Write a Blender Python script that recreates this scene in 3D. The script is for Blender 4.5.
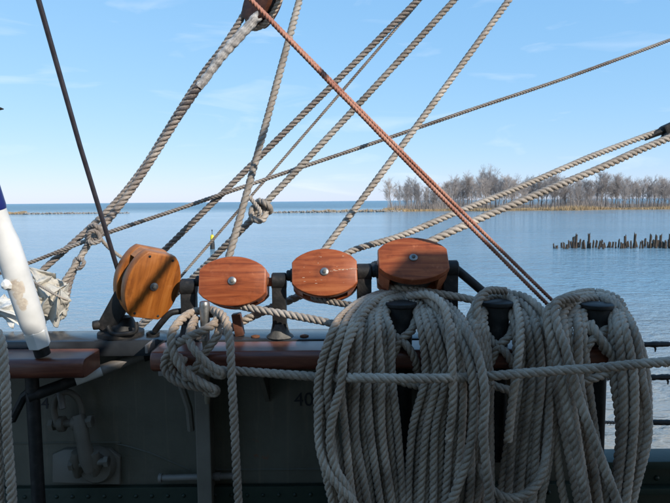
import bpy, bmesh, math, random
import mathutils.noise as mn
from mathutils import Vector, Matrix
R = math.radians
random.seed(7)
for o in list(bpy.data.objects): bpy.data.objects.remove(o)
scene = bpy.context.scene
COL = scene.collection

# ---------------------------------------------------------------- camera
F = 580.0                       # focal length in photo pixels (670 wide)
CAM = Vector((0, 0, 4.0))       # metres above the water
PITCH, ROLL = R(4.97), R(-0.50)
cam_d = bpy.data.cameras.new('camera'); cam = bpy.data.objects.new('camera', cam_d); COL.objects.link(cam)
cam_d.sensor_fit = 'HORIZONTAL'; cam_d.angle = 2*math.atan(335/F)
cam_d.clip_start = 0.05; cam_d.clip_end = 60000
CM = Matrix.Rotation(math.pi/2-PITCH, 3, 'X') @ Matrix.Rotation(ROLL, 3, 'Z')
cam.matrix_world = Matrix.Translation(CAM) @ CM.to_4x4()
scene.camera = cam
def P(px, py, Y):
    """photo pixel -> world point at distance Y in front of the camera"""
    d = CM @ Vector(((px-335)/F, -(py-251.5)/F, -1))
    return CAM + d*(Y/d.y)
def PZ(px, py, z):
    d = CM @ Vector(((px-335)/F, -(py-251.5)/F, -1))
    return CAM + d*((z-CAM.z)/d.z)

# ---------------------------------------------------------------- light
SUN = Vector((0.60, -0.62, 0.50)).normalized()
EL = math.asin(SUN.z); AZ = math.atan2(SUN.x, SUN.y)
w = bpy.data.worlds.new('World'); scene.world = w; w.use_nodes = True
nt = w.node_tree; nt.nodes.clear()
wo = nt.nodes.new('ShaderNodeOutputWorld'); bg = nt.nodes.new('ShaderNodeBackground')
sk = nt.nodes.new('ShaderNodeTexSky'); sk.sky_type = 'NISHITA'; sk.sun_disc = False
sk.sun_elevation = EL; sk.sun_rotation = AZ
sk.air_density = 1.0; sk.dust_density = 1.0; sk.ozone_density = 9.0; sk.altitude = 1500
bg.inputs['Strength'].default_value = 0.15
# softer contrast between zenith and horizon, the whole sky alike (camera tone response)
sep = nt.nodes.new('ShaderNodeSeparateColor'); cmb = nt.nodes.new('ShaderNodeCombineColor')
nt.links.new(sk.outputs['Color'], sep.inputs[0])
for ch, gam, gain in ((0, .58, 1.37), (1, .36, 1.88), (2, .20, 2.85)):
    pw = nt.nodes.new('ShaderNodeMath'); pw.operation = 'POWER'; pw.inputs[1].default_value = gam
    mu = nt.nodes.new('ShaderNodeMath'); mu.operation = 'MULTIPLY'; mu.inputs[1].default_value = gain
    nt.links.new(sep.outputs[ch], pw.inputs[0]); nt.links.new(pw.outputs[0], mu.inputs[0]); nt.links.new(mu.outputs[0], cmb.inputs[ch])
# thin high wisps of cloud
tc = nt.nodes.new('ShaderNodeTexCoord'); mp = nt.nodes.new('ShaderNodeMapping')
mp.inputs['Scale'].default_value = (2.2, 2.2, 11); mp.inputs['Rotation'].default_value = (0, R(8), 0)
nz = nt.nodes.new('ShaderNodeTexNoise'); nz.inputs['Scale'].default_value = 2.3; nz.inputs['Detail'].default_value = 7; nz.inputs['Distortion'].default_value = 0.7
rp = nt.nodes.new('ShaderNodeValToRGB'); rp.color_ramp.elements[0].position = 0.57; rp.color_ramp.elements[1].position = 0.86
rp.color_ramp.elements[1].color = (.38, .38, .38, 1)
mx = nt.nodes.new('ShaderNodeMix'); mx.data_type = 'RGBA'; mx.inputs['B'].default_value = (4.6, 4.8, 5.1, 1)
L = nt.links.new
L(tc.outputs['Generated'], mp.inputs['Vector']); L(mp.outputs['Vector'], nz.inputs['Vector']); L(nz.outputs['Fac'], rp.inputs['Fac'])
L(rp.outputs['Color'], mx.inputs['Factor']); L(cmb.outputs[0], mx.inputs['A']); L(mx.outputs['Result'], bg.inputs['Color']); L(bg.outputs[0], wo.inputs[0])
sd = bpy.data.lights.new('sun', 'SUN'); so = bpy.data.objects.new('sun', sd); COL.objects.link(so)
sd.energy = 2.9; sd.angle = R(0.53); sd.color = (1, 0.93, 0.83)
so.rotation_euler = SUN.to_track_quat('Z', 'Y').to_euler()
scene.view_settings.view_transform = 'Standard'; scene.view_settings.look = 'None'
scene.view_settings.exposure = 0.74; scene.view_settings.gamma = 1
scene.render.engine = 'CYCLES'

# ---------------------------------------------------------------- materials
MATS = {}
def new_mat(name):
    m = bpy.data.materials.new(name); m.use_nodes = True
    nt = m.node_tree; b = nt.nodes['Principled BSDF']; MATS[name] = m
    return m, nt, b
def N(nt, t, **kw):
    n = nt.nodes.new(t)
    for k, v in kw.items():
        if k in n.inputs: n.inputs[k].default_value = v
        else: setattr(n, k, v)
    return n
def rampn(nt, stops):
    r = nt.nodes.new('ShaderNodeValToRGB'); e = r.color_ramp.elements
    while len(e) < len(stops): e.new(0.5)
    for i, (p, c) in enumerate(stops): e[i].position = p; e[i].color = (*c, 1) if len(c) == 3 else c
    return r
def simple(name, c1, c2, scale=20, rough=0.5, metal=0, bump=0.1, bscale=None, coat=0, detail=6, stretch=(1,1,1), rot=(0,0,0), rough2=None, dist=0.002, spec=0.5, c3=None):
    m, nt, b = new_mat(name)
    tc = N(nt, 'ShaderNodeTexCoord'); mp = N(nt, 'ShaderNodeMapping', Scale=stretch, Rotation=rot)
    n = N(nt, 'ShaderNodeTexNoise', Scale=scale, Detail=detail, Roughness=0.6)
    st = [(0.3, c1), (0.7, c2)] if c3 is None else [(0.28, c1), (0.55, c2), (0.72, c3)]
    r = rampn(nt, st)
    nt.links.new(tc.outputs['Object'], mp.inputs['Vector']); nt.links.new(mp.outputs['Vector'], n.inputs['Vector'])
    nt.links.new(n.outputs['Fac'], r.inputs['Fac']); nt.links.new(r.outputs['Color'], b.inputs['Base Color'])
    n2 = N(nt, 'ShaderNodeTexNoise', Scale=bscale or scale*4, Detail=4)
    nt.links.new(mp.outputs['Vector'], n2.inputs['Vector'])
    bp = N(nt, 'ShaderNodeBump', Strength=bump, Distance=dist)
    nt.links.new(n2.outputs['Fac'], bp.inputs['Height']); nt.links.new(bp.outputs['Normal'], b.inputs['Normal'])
    b.inputs['Roughness'].default_value = rough; b.inputs['Metallic'].default_value = metal
    b.inputs['Coat Weight'].default_value = coat; b.inputs['Coat Roughness'].default_value = 0.15
    b.inputs['Specular IOR Level'].default_value = spec
    if rough2 is not None:
        mr = N(nt, 'ShaderNodeMapRange'); mr.inputs['To Min'].default_value = rough; mr.inputs['To Max'].default_value = rough2
        nt.links.new(n.outputs['Fac'], mr.inputs['Value']); nt.links.new(mr.outputs['Result'], b.inputs['Roughness'])
    return m
def rope_mat(name, ca, cb, cc, yarns=7, bump=0.55):
    """laid rope: uv.x = length / diameter, uv.y = angle across the strands (3 strands = 0..3)"""
    m, nt, b = new_mat(name)
    uv = N(nt, 'ShaderNodeUVMap'); sx = N(nt, 'ShaderNodeSeparateXYZ'); nt.links.new(uv.outputs['UV'], sx.inputs[0])
    # yarns lie nearly parallel to the rope: shift uv.y by the lay
    a = N(nt, 'ShaderNodeMath', operation='MULTIPLY'); a.inputs[1].default_value = 3/2.5
    nt.links.new(sx.outputs['X'], a.inputs[0])
    c = N(nt, 'ShaderNodeMath', operation='ADD'); nt.links.new(a.outputs[0], c.inputs[0]); nt.links.new(sx.outputs['Y'], c.inputs[1])
    cv = N(nt, 'ShaderNodeCombineXYZ'); nt.links.new(c.outputs[0], cv.inputs['X'])
    d = N(nt, 'ShaderNodeMath', operation='MULTIPLY'); d.inputs[1].default_value = 0.35; nt.links.new(sx.outputs['X'], d.inputs[0]); nt.links.new(d.outputs[0], cv.inputs['Y'])
    n1 = N(nt, 'ShaderNodeTexNoise', Scale=yarns, Detail=4, Roughness=0.65); nt.links.new(cv.outputs[0], n1.inputs['Vector'])
    tc = N(nt, 'ShaderNodeTexCoord')
    n2 = N(nt, 'ShaderNodeTexNoise', Scale=9, Detail=5, Roughness=0.6); nt.links.new(tc.outputs['Object'], n2.inputs['Vector'])
    mixf = N(nt, 'ShaderNodeMath', operation='MULTIPLY_ADD'); mixf.inputs[1].default_value = 0.36
    nt.links.new(n1.outputs['Fac'], mixf.inputs[0])
    m2 = N(nt, 'ShaderNodeMath', operation='MULTIPLY'); m2.inputs[1].default_value = 0.64; nt.links.new(n2.outputs['Fac'], m2.inputs[0]); nt.links.new(m2.outputs[0], mixf.inputs[2])
    r = rampn(nt, [(0.36, ca), (0.5, cb), (0.64, cc)]); nt.links.new(mixf.outputs[0], r.inputs['Fac'])
    oi = N(nt, 'ShaderNodeObjectInfo'); hv = N(nt, 'ShaderNodeHueSaturation'); mr = N(nt, 'ShaderNodeMapRange'); mr.inputs['To Min'].default_value = .80; mr.inputs['To Max'].default_value = 1.16
    nt.links.new(oi.outputs['Random'], mr.inputs['Value']); nt.links.new(mr.outputs['Result'], hv.inputs['Value']); nt.links.new(r.outputs['Color'], hv.inputs['Color']); nt.links.new(hv.outputs['Color'], b.inputs['Base Color'])
    bp = N(nt, 'ShaderNodeBump', Strength=bump, Distance=0.0015); nt.links.new(n1.outputs['Fac'], bp.inputs['Height']); nt.links.new(bp.outputs['Normal'], b.inputs['Normal'])
    b.inputs['Roughness'].default_value = 0.68; b.inputs['Specular IOR Level'].default_value = 0.38
    b.inputs['Sheen Weight'].default_value = 0.15
    return m
ROPE = rope_mat('rope_grey', (.22,.163,.120), (.42,.325,.245), (.61,.495,.39))
ROPE2 = rope_mat('rope_tan', (.19,.155,.125), (.33,.285,.24), (.46,.41,.355))
ROPE3 = rope_mat('rope_dark', (.13,.103,.088), (.245,.205,.175), (.38,.335,.29))
ROPER = rope_mat('rope_red', (.28,.105,.068), (.45,.195,.13), (.58,.33,.24))
ROPEK = rope_mat('rope_black', (.012,.012,.014), (.03,.03,.034), (.12,.12,.12))
def wood_mat(name, c1, c2, c3, coat=0.35, rough=0.42, axis='X'):
    m, nt, b = new_mat(name)
    tc = N(nt, 'ShaderNodeTexCoord')
    sc = {'X': (1.2, 14, 14), 'Z': (14, 14, 1.2)}[axis]
    oi = N(nt, 'ShaderNodeObjectInfo'); of = N(nt, 'ShaderNodeVectorMath', operation='MULTIPLY_ADD'); of.inputs[1].default_value = (7, 5, 9); nt.links.new(oi.outputs['Random'], of.inputs[0]); nt.links.new(tc.outputs['Object'], of.inputs[2])
    mp = N(nt, 'ShaderNodeMapping', Scale=sc); nt.links.new(of.outputs[0], mp.inputs['Vector'])
    n1 = N(nt, 'ShaderNodeTexNoise', Scale=5, Detail=8, Roughness=0.62, Distortion=0.6); nt.links.new(mp.outputs['Vector'], n1.inputs['Vector'])
    n2 = N(nt, 'ShaderNodeTexNoise', Scale=34, Detail=3); nt.links.new(mp.outputs['Vector'], n2.inputs['Vector'])
    r = rampn(nt, [(0.28, c1), (0.5, c2), (0.75, c3)])
    nt.links.new(n1.outputs['Fac'], r.inputs['Fac'])
    n3 = N(nt, 'ShaderNodeTexNoise', Scale=28, Detail=6, Roughness=0.7); nt.links.new(of.outputs[0], n3.inputs['Vector'])
    sr = rampn(nt, [(0.64, (0,0,0)), (0.72, (1,1,1))]); nt.links.new(n3.outputs['Fac'], sr.inputs['Fac'])
    sm = N(nt, 'ShaderNodeMath', operation='MULTIPLY'); sm.inputs[1].default_value = 0.4; nt.links.new(sr.outputs['Color'], sm.inputs[0])
    mx = N(nt, 'ShaderNodeMix', data_type='RGBA'); mx.inputs['B'].default_value = (*[min(1, x*1.5+.04) for x in c3], 1)
    nt.links.new(sm.outputs[0], mx.inputs['Factor']); nt.links.new(r.outputs['Color'], mx.inputs['A'])
    # worn edges
    ge = N(nt, 'ShaderNodeNewGeometry'); pn = N(nt, 'ShaderNodeMath', operation='MULTIPLY_ADD'); pn.inputs[1].default_value = .10; nt.links.new(n3.outputs['Fac'], pn.inputs[0]); nt.links.new(ge.outputs['Pointiness'], pn.inputs[2])
    er = rampn(nt, [(.59, (0,0,0)), (.66, (.55,.55,.55))]); nt.links.new(pn.outputs[0], er.inputs['Fac'])
    me_ = N(nt, 'ShaderNodeMix', data_type='RGBA'); me_.inputs['B'].default_value = (*[min(1, x*1.3+.05) for x in c3], 1); nt.links.new(er.outputs['Color'], me_.inputs['Factor']); nt.links.new(mx.outputs['Result'], me_.inputs['A'])
    # grime and oil round the pin, greasy patches
    sg_ = N(nt, 'ShaderNodeSeparateXYZ'); nt.links.new(tc.outputs['Object'], sg_.inputs[0]); cg = N(nt, 'ShaderNodeCombineXYZ'); nt.links.new(sg_.outputs['X'], cg.inputs['X']); nt.links.new(sg_.outputs['Z'], cg.inputs['Z'])
    dg = N(nt, 'ShaderNodeVectorMath', operation='LENGTH'); nt.links.new(cg.outputs[0], dg.inputs[0])
    n5 = N(nt, 'ShaderNodeTexNoise', Scale=22, Detail=5, Roughness=.65); nt.links.new(of.outputs[0], n5.inputs['Vector'])
    gd = N(nt, 'ShaderNodeMath', operation='MULTIPLY_ADD'); gd.inputs[1].default_value = .05; nt.links.new(n5.outputs['Fac'], gd.inputs[0]); nt.links.new(dg.outputs['Value'], gd.inputs[2])
    gr = rampn(nt, [(.034, (.55,.55,.55)), (.052, (0,0,0))]) if axis != 'R' else rampn(nt, [(0, (0,0,0)), (1, (0,0,0))]); nt.links.new(gd.outputs[0], gr.inputs['Fac'])
    pr_ = rampn(nt, [(.56, (0,0,0)), (.74, (.5,.5,.5))]); nt.links.new(n5.outputs['Fac'], pr_.inputs['Fac'])
    mg = N(nt, 'ShaderNodeMath', operation='MAXIMUM'); nt.links.new(gr.outputs['Color'], mg.inputs[0]); nt.links.new(pr_.outputs['Color'], mg.inputs[1])
    mz = N(nt, 'ShaderNodeMix', data_type='RGBA'); mz.inputs['B'].default_value = (*[x*.55 for x in c1], 1); nt.links.new(mg.outputs[0], mz.inputs['Factor']); nt.links.new(me_.outputs['Result'], mz.inputs['A']); nt.links.new(mz.outputs['Result'], b.inputs['Base Color'])
    bp = N(nt, 'ShaderNodeBump', Strength=0.25, Distance=0.001); nt.links.new(n2.outputs['Fac'], bp.inputs['Height']); nt.links.new(bp.outputs['Normal'], b.inputs['Normal'])
    mr = N(nt, 'ShaderNodeMapRange'); mr.inputs['To Min'].default_value = rough-.08; mr.inputs['To Max'].default_value = rough+.25
    nt.links.new(n3.outputs['Fac'], mr.inputs['Value']); nt.links.new(mr.outputs['Result'], b.inputs['Roughness'])
    b.inputs['Coat Weight'].default_value = coat; b.inputs['Coat Roughness'].default_value = 0.30; b.inputs['Specular IOR Level'].default_value = .25
    return m
WRED = wood_mat('wood_red', (.13,.025,.008), (.29,.068,.020), (.42,.13,.044), coat=.10)
WORA = wood_mat('wood_orange', (.145,.038,.006), (.30,.092,.014), (.41,.15,.030), coat=.10, axis='Z')
WEND = wood_mat('wood_side', (.05,.018,.010), (.10,.035,.018), (.16,.06,.03), coat=.1)
MAHO = wood_mat('mahogany_rail', (.055,.012,.006), (.105,.025,.011), (.19,.060,.028), coat=.6, rough=.34)
IRON = simple('black_iron', (.007,.007,.007), (.018,.017,.016), 42, .40, bump=.5, rough2=.70, dist=.001, spec=.35, c3=(.045,.038,.034))
IRONW = simple('worn_iron', (.03,.03,.03), (.16,.15,.13), 45, .5, bump=.4, rough2=.7)
RUST = simple('rust', (.09,.03,.012), (.22,.09,.04), 60, .85, bump=.5)
STEEL = simple('galvanised', (.18,.18,.175), (.34,.335,.32), 40, .38, metal=.85, bump=.2, rough2=.5)
CAPP = simple('cap_paint', (.018,.020,.024), (.035,.038,.042), 14, .16, bump=.15, rough2=.32, dist=.003)
WHITE = simple('white_paint', (.62,.61,.57), (.80,.79,.76), 12, .35, bump=.1, rough2=.5)
BLUE = simple('blue_paint', (.008,.014,.11), (.015,.025,.18), 12, .35)
GREYP = simple('grey_paint', (.125,.108,.085), (.175,.153,.122), 9, .45, bump=.25, rough2=.65, dist=.003)
GREYL = simple('pale_grey_paint', (.17,.15,.13), (.27,.24,.215), 16, .4, bump=.15)
GREEN = simple('green_paint', (.010,.022,.014), (.022,.036,.024), 12, .4, bump=.3, rough2=.6, dist=.003)
CANVAS = simple('canvas', (.42,.385,.32), (.58,.54,.47), 14, .9, bump=.35, bscale=220)
SERV = simple('canvas_serving', (.20,.175,.16), (.46,.43,.40), 44, .9, bump=.6, bscale=160, c3=(.72,.70,.67))
PAINT4 = simple('number_paint', (.006,.008,.012), (.014,.016,.022), 40, .5)
DECK = simple('deck_boards', (.10,.07,.045), (.18,.13,.085), 8, .8, stretch=(1,12,1))
CASTER = simple('caster_paint', (.34,.25,.17), (.48,.37,.26), 3, .6)
SLATE = simple('rod_metal', (.030,.026,.032), (.06,.053,.062), 30, .4, metal=.3)
# bulwark plate: grey paint with scuffs and rust
def bulwark_mat():
    m, nt, b = new_mat('bulwark_paint'); tc = N(nt, 'ShaderNodeTexCoord')
    n1 = N(nt, 'ShaderNodeTexNoise', Scale=5, Detail=8, Roughness=.65); nt.links.new(tc.outputs['Object'], n1.inputs['Vector'])
    r = rampn(nt, [(.3, (.090,.083,.060)), (.7, (.145,.133,.100))]); nt.links.new(n1.outputs['Fac'], r.inputs['Fac'])
    n2 = N(nt, 'ShaderNodeTexNoise', Scale=11, Detail=7, Roughness=.7); nt.links.new(tc.outputs['Object'], n2.inputs['Vector'])
    r2 = rampn(nt, [(.625, (0,0,0)), (.69, (1,1,1))]); nt.links.new(n2.outputs['Fac'], r2.inputs['Fac'])
    mx = N(nt, 'ShaderNodeMix', data_type='RGBA'); mx.inputs['B'].default_value = (.20,.09,.045,1)
    nt.links.new(r2.outputs['Color'], mx.inputs['Factor']); nt.links.new(r.outputs['Color'], mx.inputs['A']); nt.links.new(mx.outputs['Result'], b.inputs['Base Color'])
    mpv = N(nt, 'ShaderNodeMapping', Scale=(26, 1, 1.6)); nt.links.new(tc.outputs['Object'], mpv.inputs['Vector'])
    n4 = N(nt, 'ShaderNodeTexNoise', Scale=1.5, Detail=5, Roughness=.6); nt.links.new(mpv.outputs['Vector'], n4.inputs['Vector'])
    r4 = rampn(nt, [(.55, (0,0,0)), (.72, (.55,.55,.55))]); nt.links.new(n4.outputs['Fac'], r4.inputs['Fac'])
    mx4 = N(nt, 'ShaderNodeMix', data_type='RGBA'); mx4.inputs['B'].default_value = (.22,.17,.125,1)
    nt.links.new(r4.outputs['Color'], mx4.inputs['Factor']); nt.links.new(mx.outputs['Result'], mx4.inputs['A']); nt.links.new(mx4.outputs['Result'], b.inputs['Base Color'])
    n3 = N(nt, 'ShaderNodeTexNoise', Scale=40, Detail=6); nt.links.new(tc.outputs['Object'], n3.inputs['Vector'])
    ad = N(nt, 'ShaderNodeMath', operation='MULTIPLY_ADD'); ad.inputs[1].default_value = .5; nt.links.new(n3.outputs['Fac'], ad.inputs[0]); nt.links.new(n1.outputs['Fac'], ad.inputs[2])
    bp = N(nt, 'ShaderNodeBump', Strength=.35, Distance=.006); nt.links.new(ad.outputs[0], bp.inputs['Height']); nt.links.new(bp.outputs['Normal'], b.inputs['Normal'])
    b.inputs['Roughness'].default_value = .5
    return m
BULW = bulwark_mat()
def water_mat():
    m, nt, b = new_mat('water'); g = N(nt, 'ShaderNodeNewGeometry')
    def nse(scale, sx, sy, det, rotz=0, dist=0):
        mp = N(nt, 'ShaderNodeMapping', Scale=(sx, sy, 1), Rotation=(0, 0, rotz)); nt.links.new(g.outputs['Position'], mp.inputs['Vector'])
        n = N(nt, 'ShaderNodeTexNoise', Scale=scale, Detail=det, Roughness=.55, Distortion=dist); nt.links.new(mp.outputs['Vector'], n.inputs['Vector']); return n
    a = nse(2.4, .75, 1.15, 3, R(12), .5); c = nse(0.35, .6, 1.3, 3, R(-14), .2); d = nse(8.0, .8, 1.2, 2, R(25))
    s1 = N(nt, 'ShaderNodeMath', operation='MULTIPLY'); s1.inputs[1].default_value = .50; nt.links.new(c.outputs['Fac'], s1.inputs[0])
    s2 = N(nt, 'ShaderNodeMath', operation='MULTIPLY_ADD'); s2.inputs[1].default_value = .36; nt.links.new(a.outputs['Fac'], s2.inputs[0]); nt.links.new(s1.outputs[0], s2.inputs[2])
    s3 = N(nt, 'ShaderNodeMath', operation='MULTIPLY_ADD'); s3.inputs[1].default_value = .06; nt.links.new(d.outputs['Fac'], s3.inputs[0]); nt.links.new(s2.outputs[0], s3.inputs[2])
    bp = N(nt, 'ShaderNodeBump', Strength=1.0, Distance=0.55)
    sp = N(nt, 'ShaderNodeSeparateXYZ'); nt.links.new(g.outputs['Position'], sp.inputs[0])
    dm = N(nt, 'ShaderNodeMapRange'); dm.inputs['From Min'].default_value = 210; dm.inputs['From Max'].default_value = 320; dm.inputs['To Min'].default_value = .42; dm.inputs['To Max'].default_value = 3.2   # choppier beyond the breakwaters
    nt.links.new(sp.outputs['Y'], dm.inputs['Value']); wp_ = nse(.03, .35, 1.6, 4, R(10)); wr = N(nt, 'ShaderNodeMapRange'); wr.inputs['From Min'].default_value = .35; wr.inputs['From Max'].default_value = .65; wr.inputs['To Min'].default_value = .45; wr.inputs['To Max'].default_value = 1.35   # wind patches
    nt.links.new(wp_.outputs['Fac'], wr.inputs['Value']); wm = N(nt, 'ShaderNodeMath', operation='MULTIPLY'); nt.links.new(wr.outputs['Result'], wm.inputs[0]); nt.links.new(dm.outputs['Result'], wm.inputs[1])
    nt.links.new(wm.outputs[0], bp.inputs['Distance']); nt.links.new(s3.outputs[0], bp.inputs['Height']); nt.links.new(bp.outputs['Normal'], b.inputs['Normal'])
    n = nse(.02, .4, 1.6, 4); r = rampn(nt, [(.35, (.145,.275,.365)), (.65, (.185,.31,.385))]); nt.links.new(n.outputs['Fac'], r.inputs['Fac'])
    sh = N(nt, 'ShaderNodeMapRange'); sh.inputs['From Min'].default_value = 8; sh.inputs['From Max'].default_value = 26   # silty shallows by the quay
    nt.links.new(sp.outputs['Y'], sh.inputs['Value']); mxs = N(nt, 'ShaderNodeMix', data_type='RGBA'); mxs.inputs['A'].default_value = (.30,.27,.22,1)
    nt.links.new(sh.outputs['Result'], mxs.inputs['Factor']); nt.links.new(r.outputs['Color'], mxs.inputs['B']); nt.links.new(mxs.outputs['Result'], b.inputs['Base Color'])
    rf = N(nt, 'ShaderNodeMapRange'); rf.inputs['From Min'].default_value = 210; rf.inputs['From Max'].default_value = 400; rf.inputs['To Min'].default_value = .11; rf.inputs['To Max'].default_value = .32
    nt.links.new(sp.outputs['Y'], rf.inputs['Value']); nt.links.new(rf.outputs['Result'], b.inputs['Roughness']); b.inputs['IOR'].default_value = 1.333
    return m
WATER = water_mat()
STONE = simple('breakwater_stone', (.16,.15,.14), (.36,.34,.31), 1.2, .9, bump=.3)
REED = simple('dry_reed', (.30,.20,.10), (.50,.36,.20), .6, .9, bump=0)
EARTH = simple('shore_earth', (.16,.12,.07), (.28,.21,.13), .3, .95)
BARK = simple('bark', (.13,.11,.098), (.23,.20,.18), 1.5, .95)
TWIG = simple('twig', (.30,.26,.235), (.43,.38,.35), .7, .95, bump=0)
PILE = simple('pile_wood', (.018,.014,.012), (.06,.045,.034), 3.5, .9, stretch=(1,1,.3), bump=.4, c3=(.18,.12,.075))
YEL = simple('buoy_yellow', (.62,.48,.01), (.72,.58,.03), 5, .4)
BLK = simple('buoy_black', (.012,.012,.012), (.03,.03,.03), 5, .5)
REDP = simple('red_cloth', (.35,.03,.03), (.45,.05,.05), 5, .6)
GULL = simple('white_float', (.75,.75,.73), (.82,.82,.8), 5, .6)
SNUM = simple('seam', (.10,.105,.105), (.15,.155,.155), 20, .5)

# ---------------------------------------------------------------- mesh helpers
class MB:
    def __init__(s): s.v = []; s.f = []; s.uv = {}
    def add(s, vs, fs):
        o = len(s.v); s.v += [Vector(v) for v in vs]; s.f += [tuple(i+o for i in f) for f in fs]; return s
    def box(s, lo, hi, M=None):
        x0,y0,z0 = lo; x1,y1,z1 = hi
        vs = [Vector(p) for p in ((x0,y0,z0),(x1,y0,z0),(x1,y1,z0),(x0,y1,z0),(x0,y0,z1),(x1,y0,z1),(x1,y1,z1),(x0,y1,z1))]
        if M: vs = [M @ v for v in vs]
        return s.add(vs, [(0,3,2,1),(4,5,6,7),(0,1,5,4),(1,2,6,5),(2,3,7,6),(3,0,4,7)])
    def bbox(s, lo, hi, b, M=None):
        """box with chamfered edges"""
        bm = bmesh.new(); bmesh.ops.create_cube(bm, size=1)
        c = [(lo[i]+hi[i])/2 for i in range(3)]; d = [hi[i]-lo[i] for i in range(3)]
        for v in bm.verts: v.co = Vector((c[0]+v.co.x*d[0], c[1]+v.co.y*d[1], c[2]+v.co.z*d[2]))
        bmesh.ops.bevel(bm, geom=list(bm.edges), offset=b, segments=2, affect='EDGES', profile=.6)
        bm.verts.index_update()
        vs = [(M @ v.co) if M else v.co.copy() for v in bm.verts]; fs = [tuple(v.index for v in f.verts) for f in bm.faces]; bm.free()
        return s.add(vs, fs)
    def tube(s, pts, rad, n=10, caps=True):
        pts = [Vector(p) for p in pts]; rs = rad if isinstance(rad, (list, tuple)) else [rad]*len(pts)
        t = (pts[1]-pts[0]).normalized(); u = t.orthogonal().normalized(); vs = []; fs = []
        for i, p in enumerate(pts):
            t2 = (pts[min(i+1, len(pts)-1)]-pts[max(i-1, 0)]).normalized()
            u = (u - t2*u.dot(t2)).normalized(); b = t2.cross(u)
            for k in range(n):
                a = 2*math.pi*k/n; vs.append(p+(u*math.cos(a)+b*math.sin(a))*rs[i])
        for i in range(len(pts)-1):
            for k in range(n):
                k2 = (k+1) % n; fs.append((i*n+k, i*n+k2, (i+1)*n+k2, (i+1)*n+k))
        if caps:
            fs.append(tuple(range(n-1, -1, -1))); q = (len(pts)-1)*n; fs.append(tuple(range(q, q+n)))
        return s.add(vs, fs)
    def lathe(s, prof, base, n=16, axis=Vector((0,0,1))):
        axis = Vector(axis).normalized(); u = axis.orthogonal().normalized(); b = axis.cross(u); base = Vector(base); vs = []; fs = []
        for (r, h) in prof:
            for k in range(n):
                a = 2*math.pi*k/n; vs.append(base+axis*h+(u*math.cos(a)+b*math.sin(a))*r)
        m = len(prof)
        for i in range(m-1):
            for k in range(n): fs.append((i*n+k, i*n+(k+1) % n, (i+1)*n+(k+1) % n, (i+1)*n+k))
        fs.append(tuple(range(n-1, -1, -1))); fs.append(tuple(range((m-1)*n, m*n)))
        return s.add(vs, fs)
    def torus(s, c, axis, R_, r, n=18, m=8, a0=0, a1=2*math.pi, ref=None):
        axis = Vector(axis).normalized(); u = (Vector(ref) if ref else axis.orthogonal()).normalized(); b = axis.cross(u); c = Vector(c)
        full = abs(a1-a0-2*math.pi) < 1e-6
        pts = [c+(u*math.cos(a0+(a1-a0)*k/n)+b*math.sin(a0+(a1-a0)*k/n))*R_ for k in range(n+1)]
        return s.tube(pts, r, m, caps=not full)
    def prism(s, outline, y0, y1, bev=0, M=None):
        """outline in (x,z), extruded along y from y0 (front) to y1, with bevelled front and back rims"""
        n = len(outline); cx = sum(p[0] for p in outline)/n; cz = sum(p[1] for p in outline)/n; vs = []; fs = []
        def ring(y, ins):
            for (x, z) in outline:
                d = Vector((x-cx, z-cz)); l = d.length; d = d*((l-ins)/l); vs.append(Vector((cx+d.x, y, cz+d.y)))
        if bev: ring(y0, bev); ring(y0+bev*.35, bev*.3); ring(y0+bev, 0); ring(y1-bev, 0); ring(y1-bev*.35, bev*.3); ring(y1, bev); m = 6
        else: ring(y0, 0); ring(y1, 0); m = 2
        for i in range(m-1):
            for k in range(n): fs.append((i*n+k, i*n+(k+1) % n, (i+1)*n+(k+1) % n, (i+1)*n+k))
        fs.append(tuple(range(n-1, -1, -1))); fs.append(tuple(range((m-1)*n, m*n)))
        if M: vs = [M @ v for v in vs]
        return s.add(vs, fs)
LOC = {}
def link(name, mb, mat, parent=None, smooth=True, uvs=None, auto=40, origin=None):
    me = bpy.data.meshes.new(name)
    if parent is not None: o0 = LOC[parent.name]
    elif origin is not None: o0 = Vector(origin)
    else:
        xs = [v.x for v in mb.v]; ys = [v.y for v in mb.v]; zs = [v.z for v in mb.v]
        o0 = Vector(((min(xs)+max(xs))/2, (min(ys)+max(ys))/2, min(zs)))
    me.from_pydata([v-o0 for v in mb.v], [], mb.f); me.update()
    if uvs is not None:
        ul = me.uv_layers.new(name='UVMap'); ul.data.foreach_set('uv', [c for uv in uvs for c in uv])
    bm = bmesh.new(); bm.from_mesh(me); bmesh.ops.recalc_face_normals(bm, faces=bm.faces); bm.to_mesh(me); bm.free()
    if smooth:
        me.polygons.foreach_set('use_smooth', [True]*len(me.polygons))
        if auto: me.set_sharp_from_angle(angle=R(auto))
    me.materials.append(mat)
    o = bpy.data.objects.new(name, me); COL.objects.link(o)
    if parent is not None: o.parent = parent
    else: o.location = o0
    LOC[o.name] = o0.copy()
    return o
def tag(o, label=None, cat=None, group=None, kind=None):
    if label: o['label'] = label
    if cat: o['category'] = cat
    if group: o['group'] = group
    if kind: o['kind'] = kind
    return o
def thing(name, loc, label, cat, group=None):
    o = bpy.data.objects.new(name, None); COL.objects.link(o); o.location = loc; o.empty_display_size = .05
    LOC[o.name] = Vector(loc); return tag(o, label, cat, group)
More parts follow.
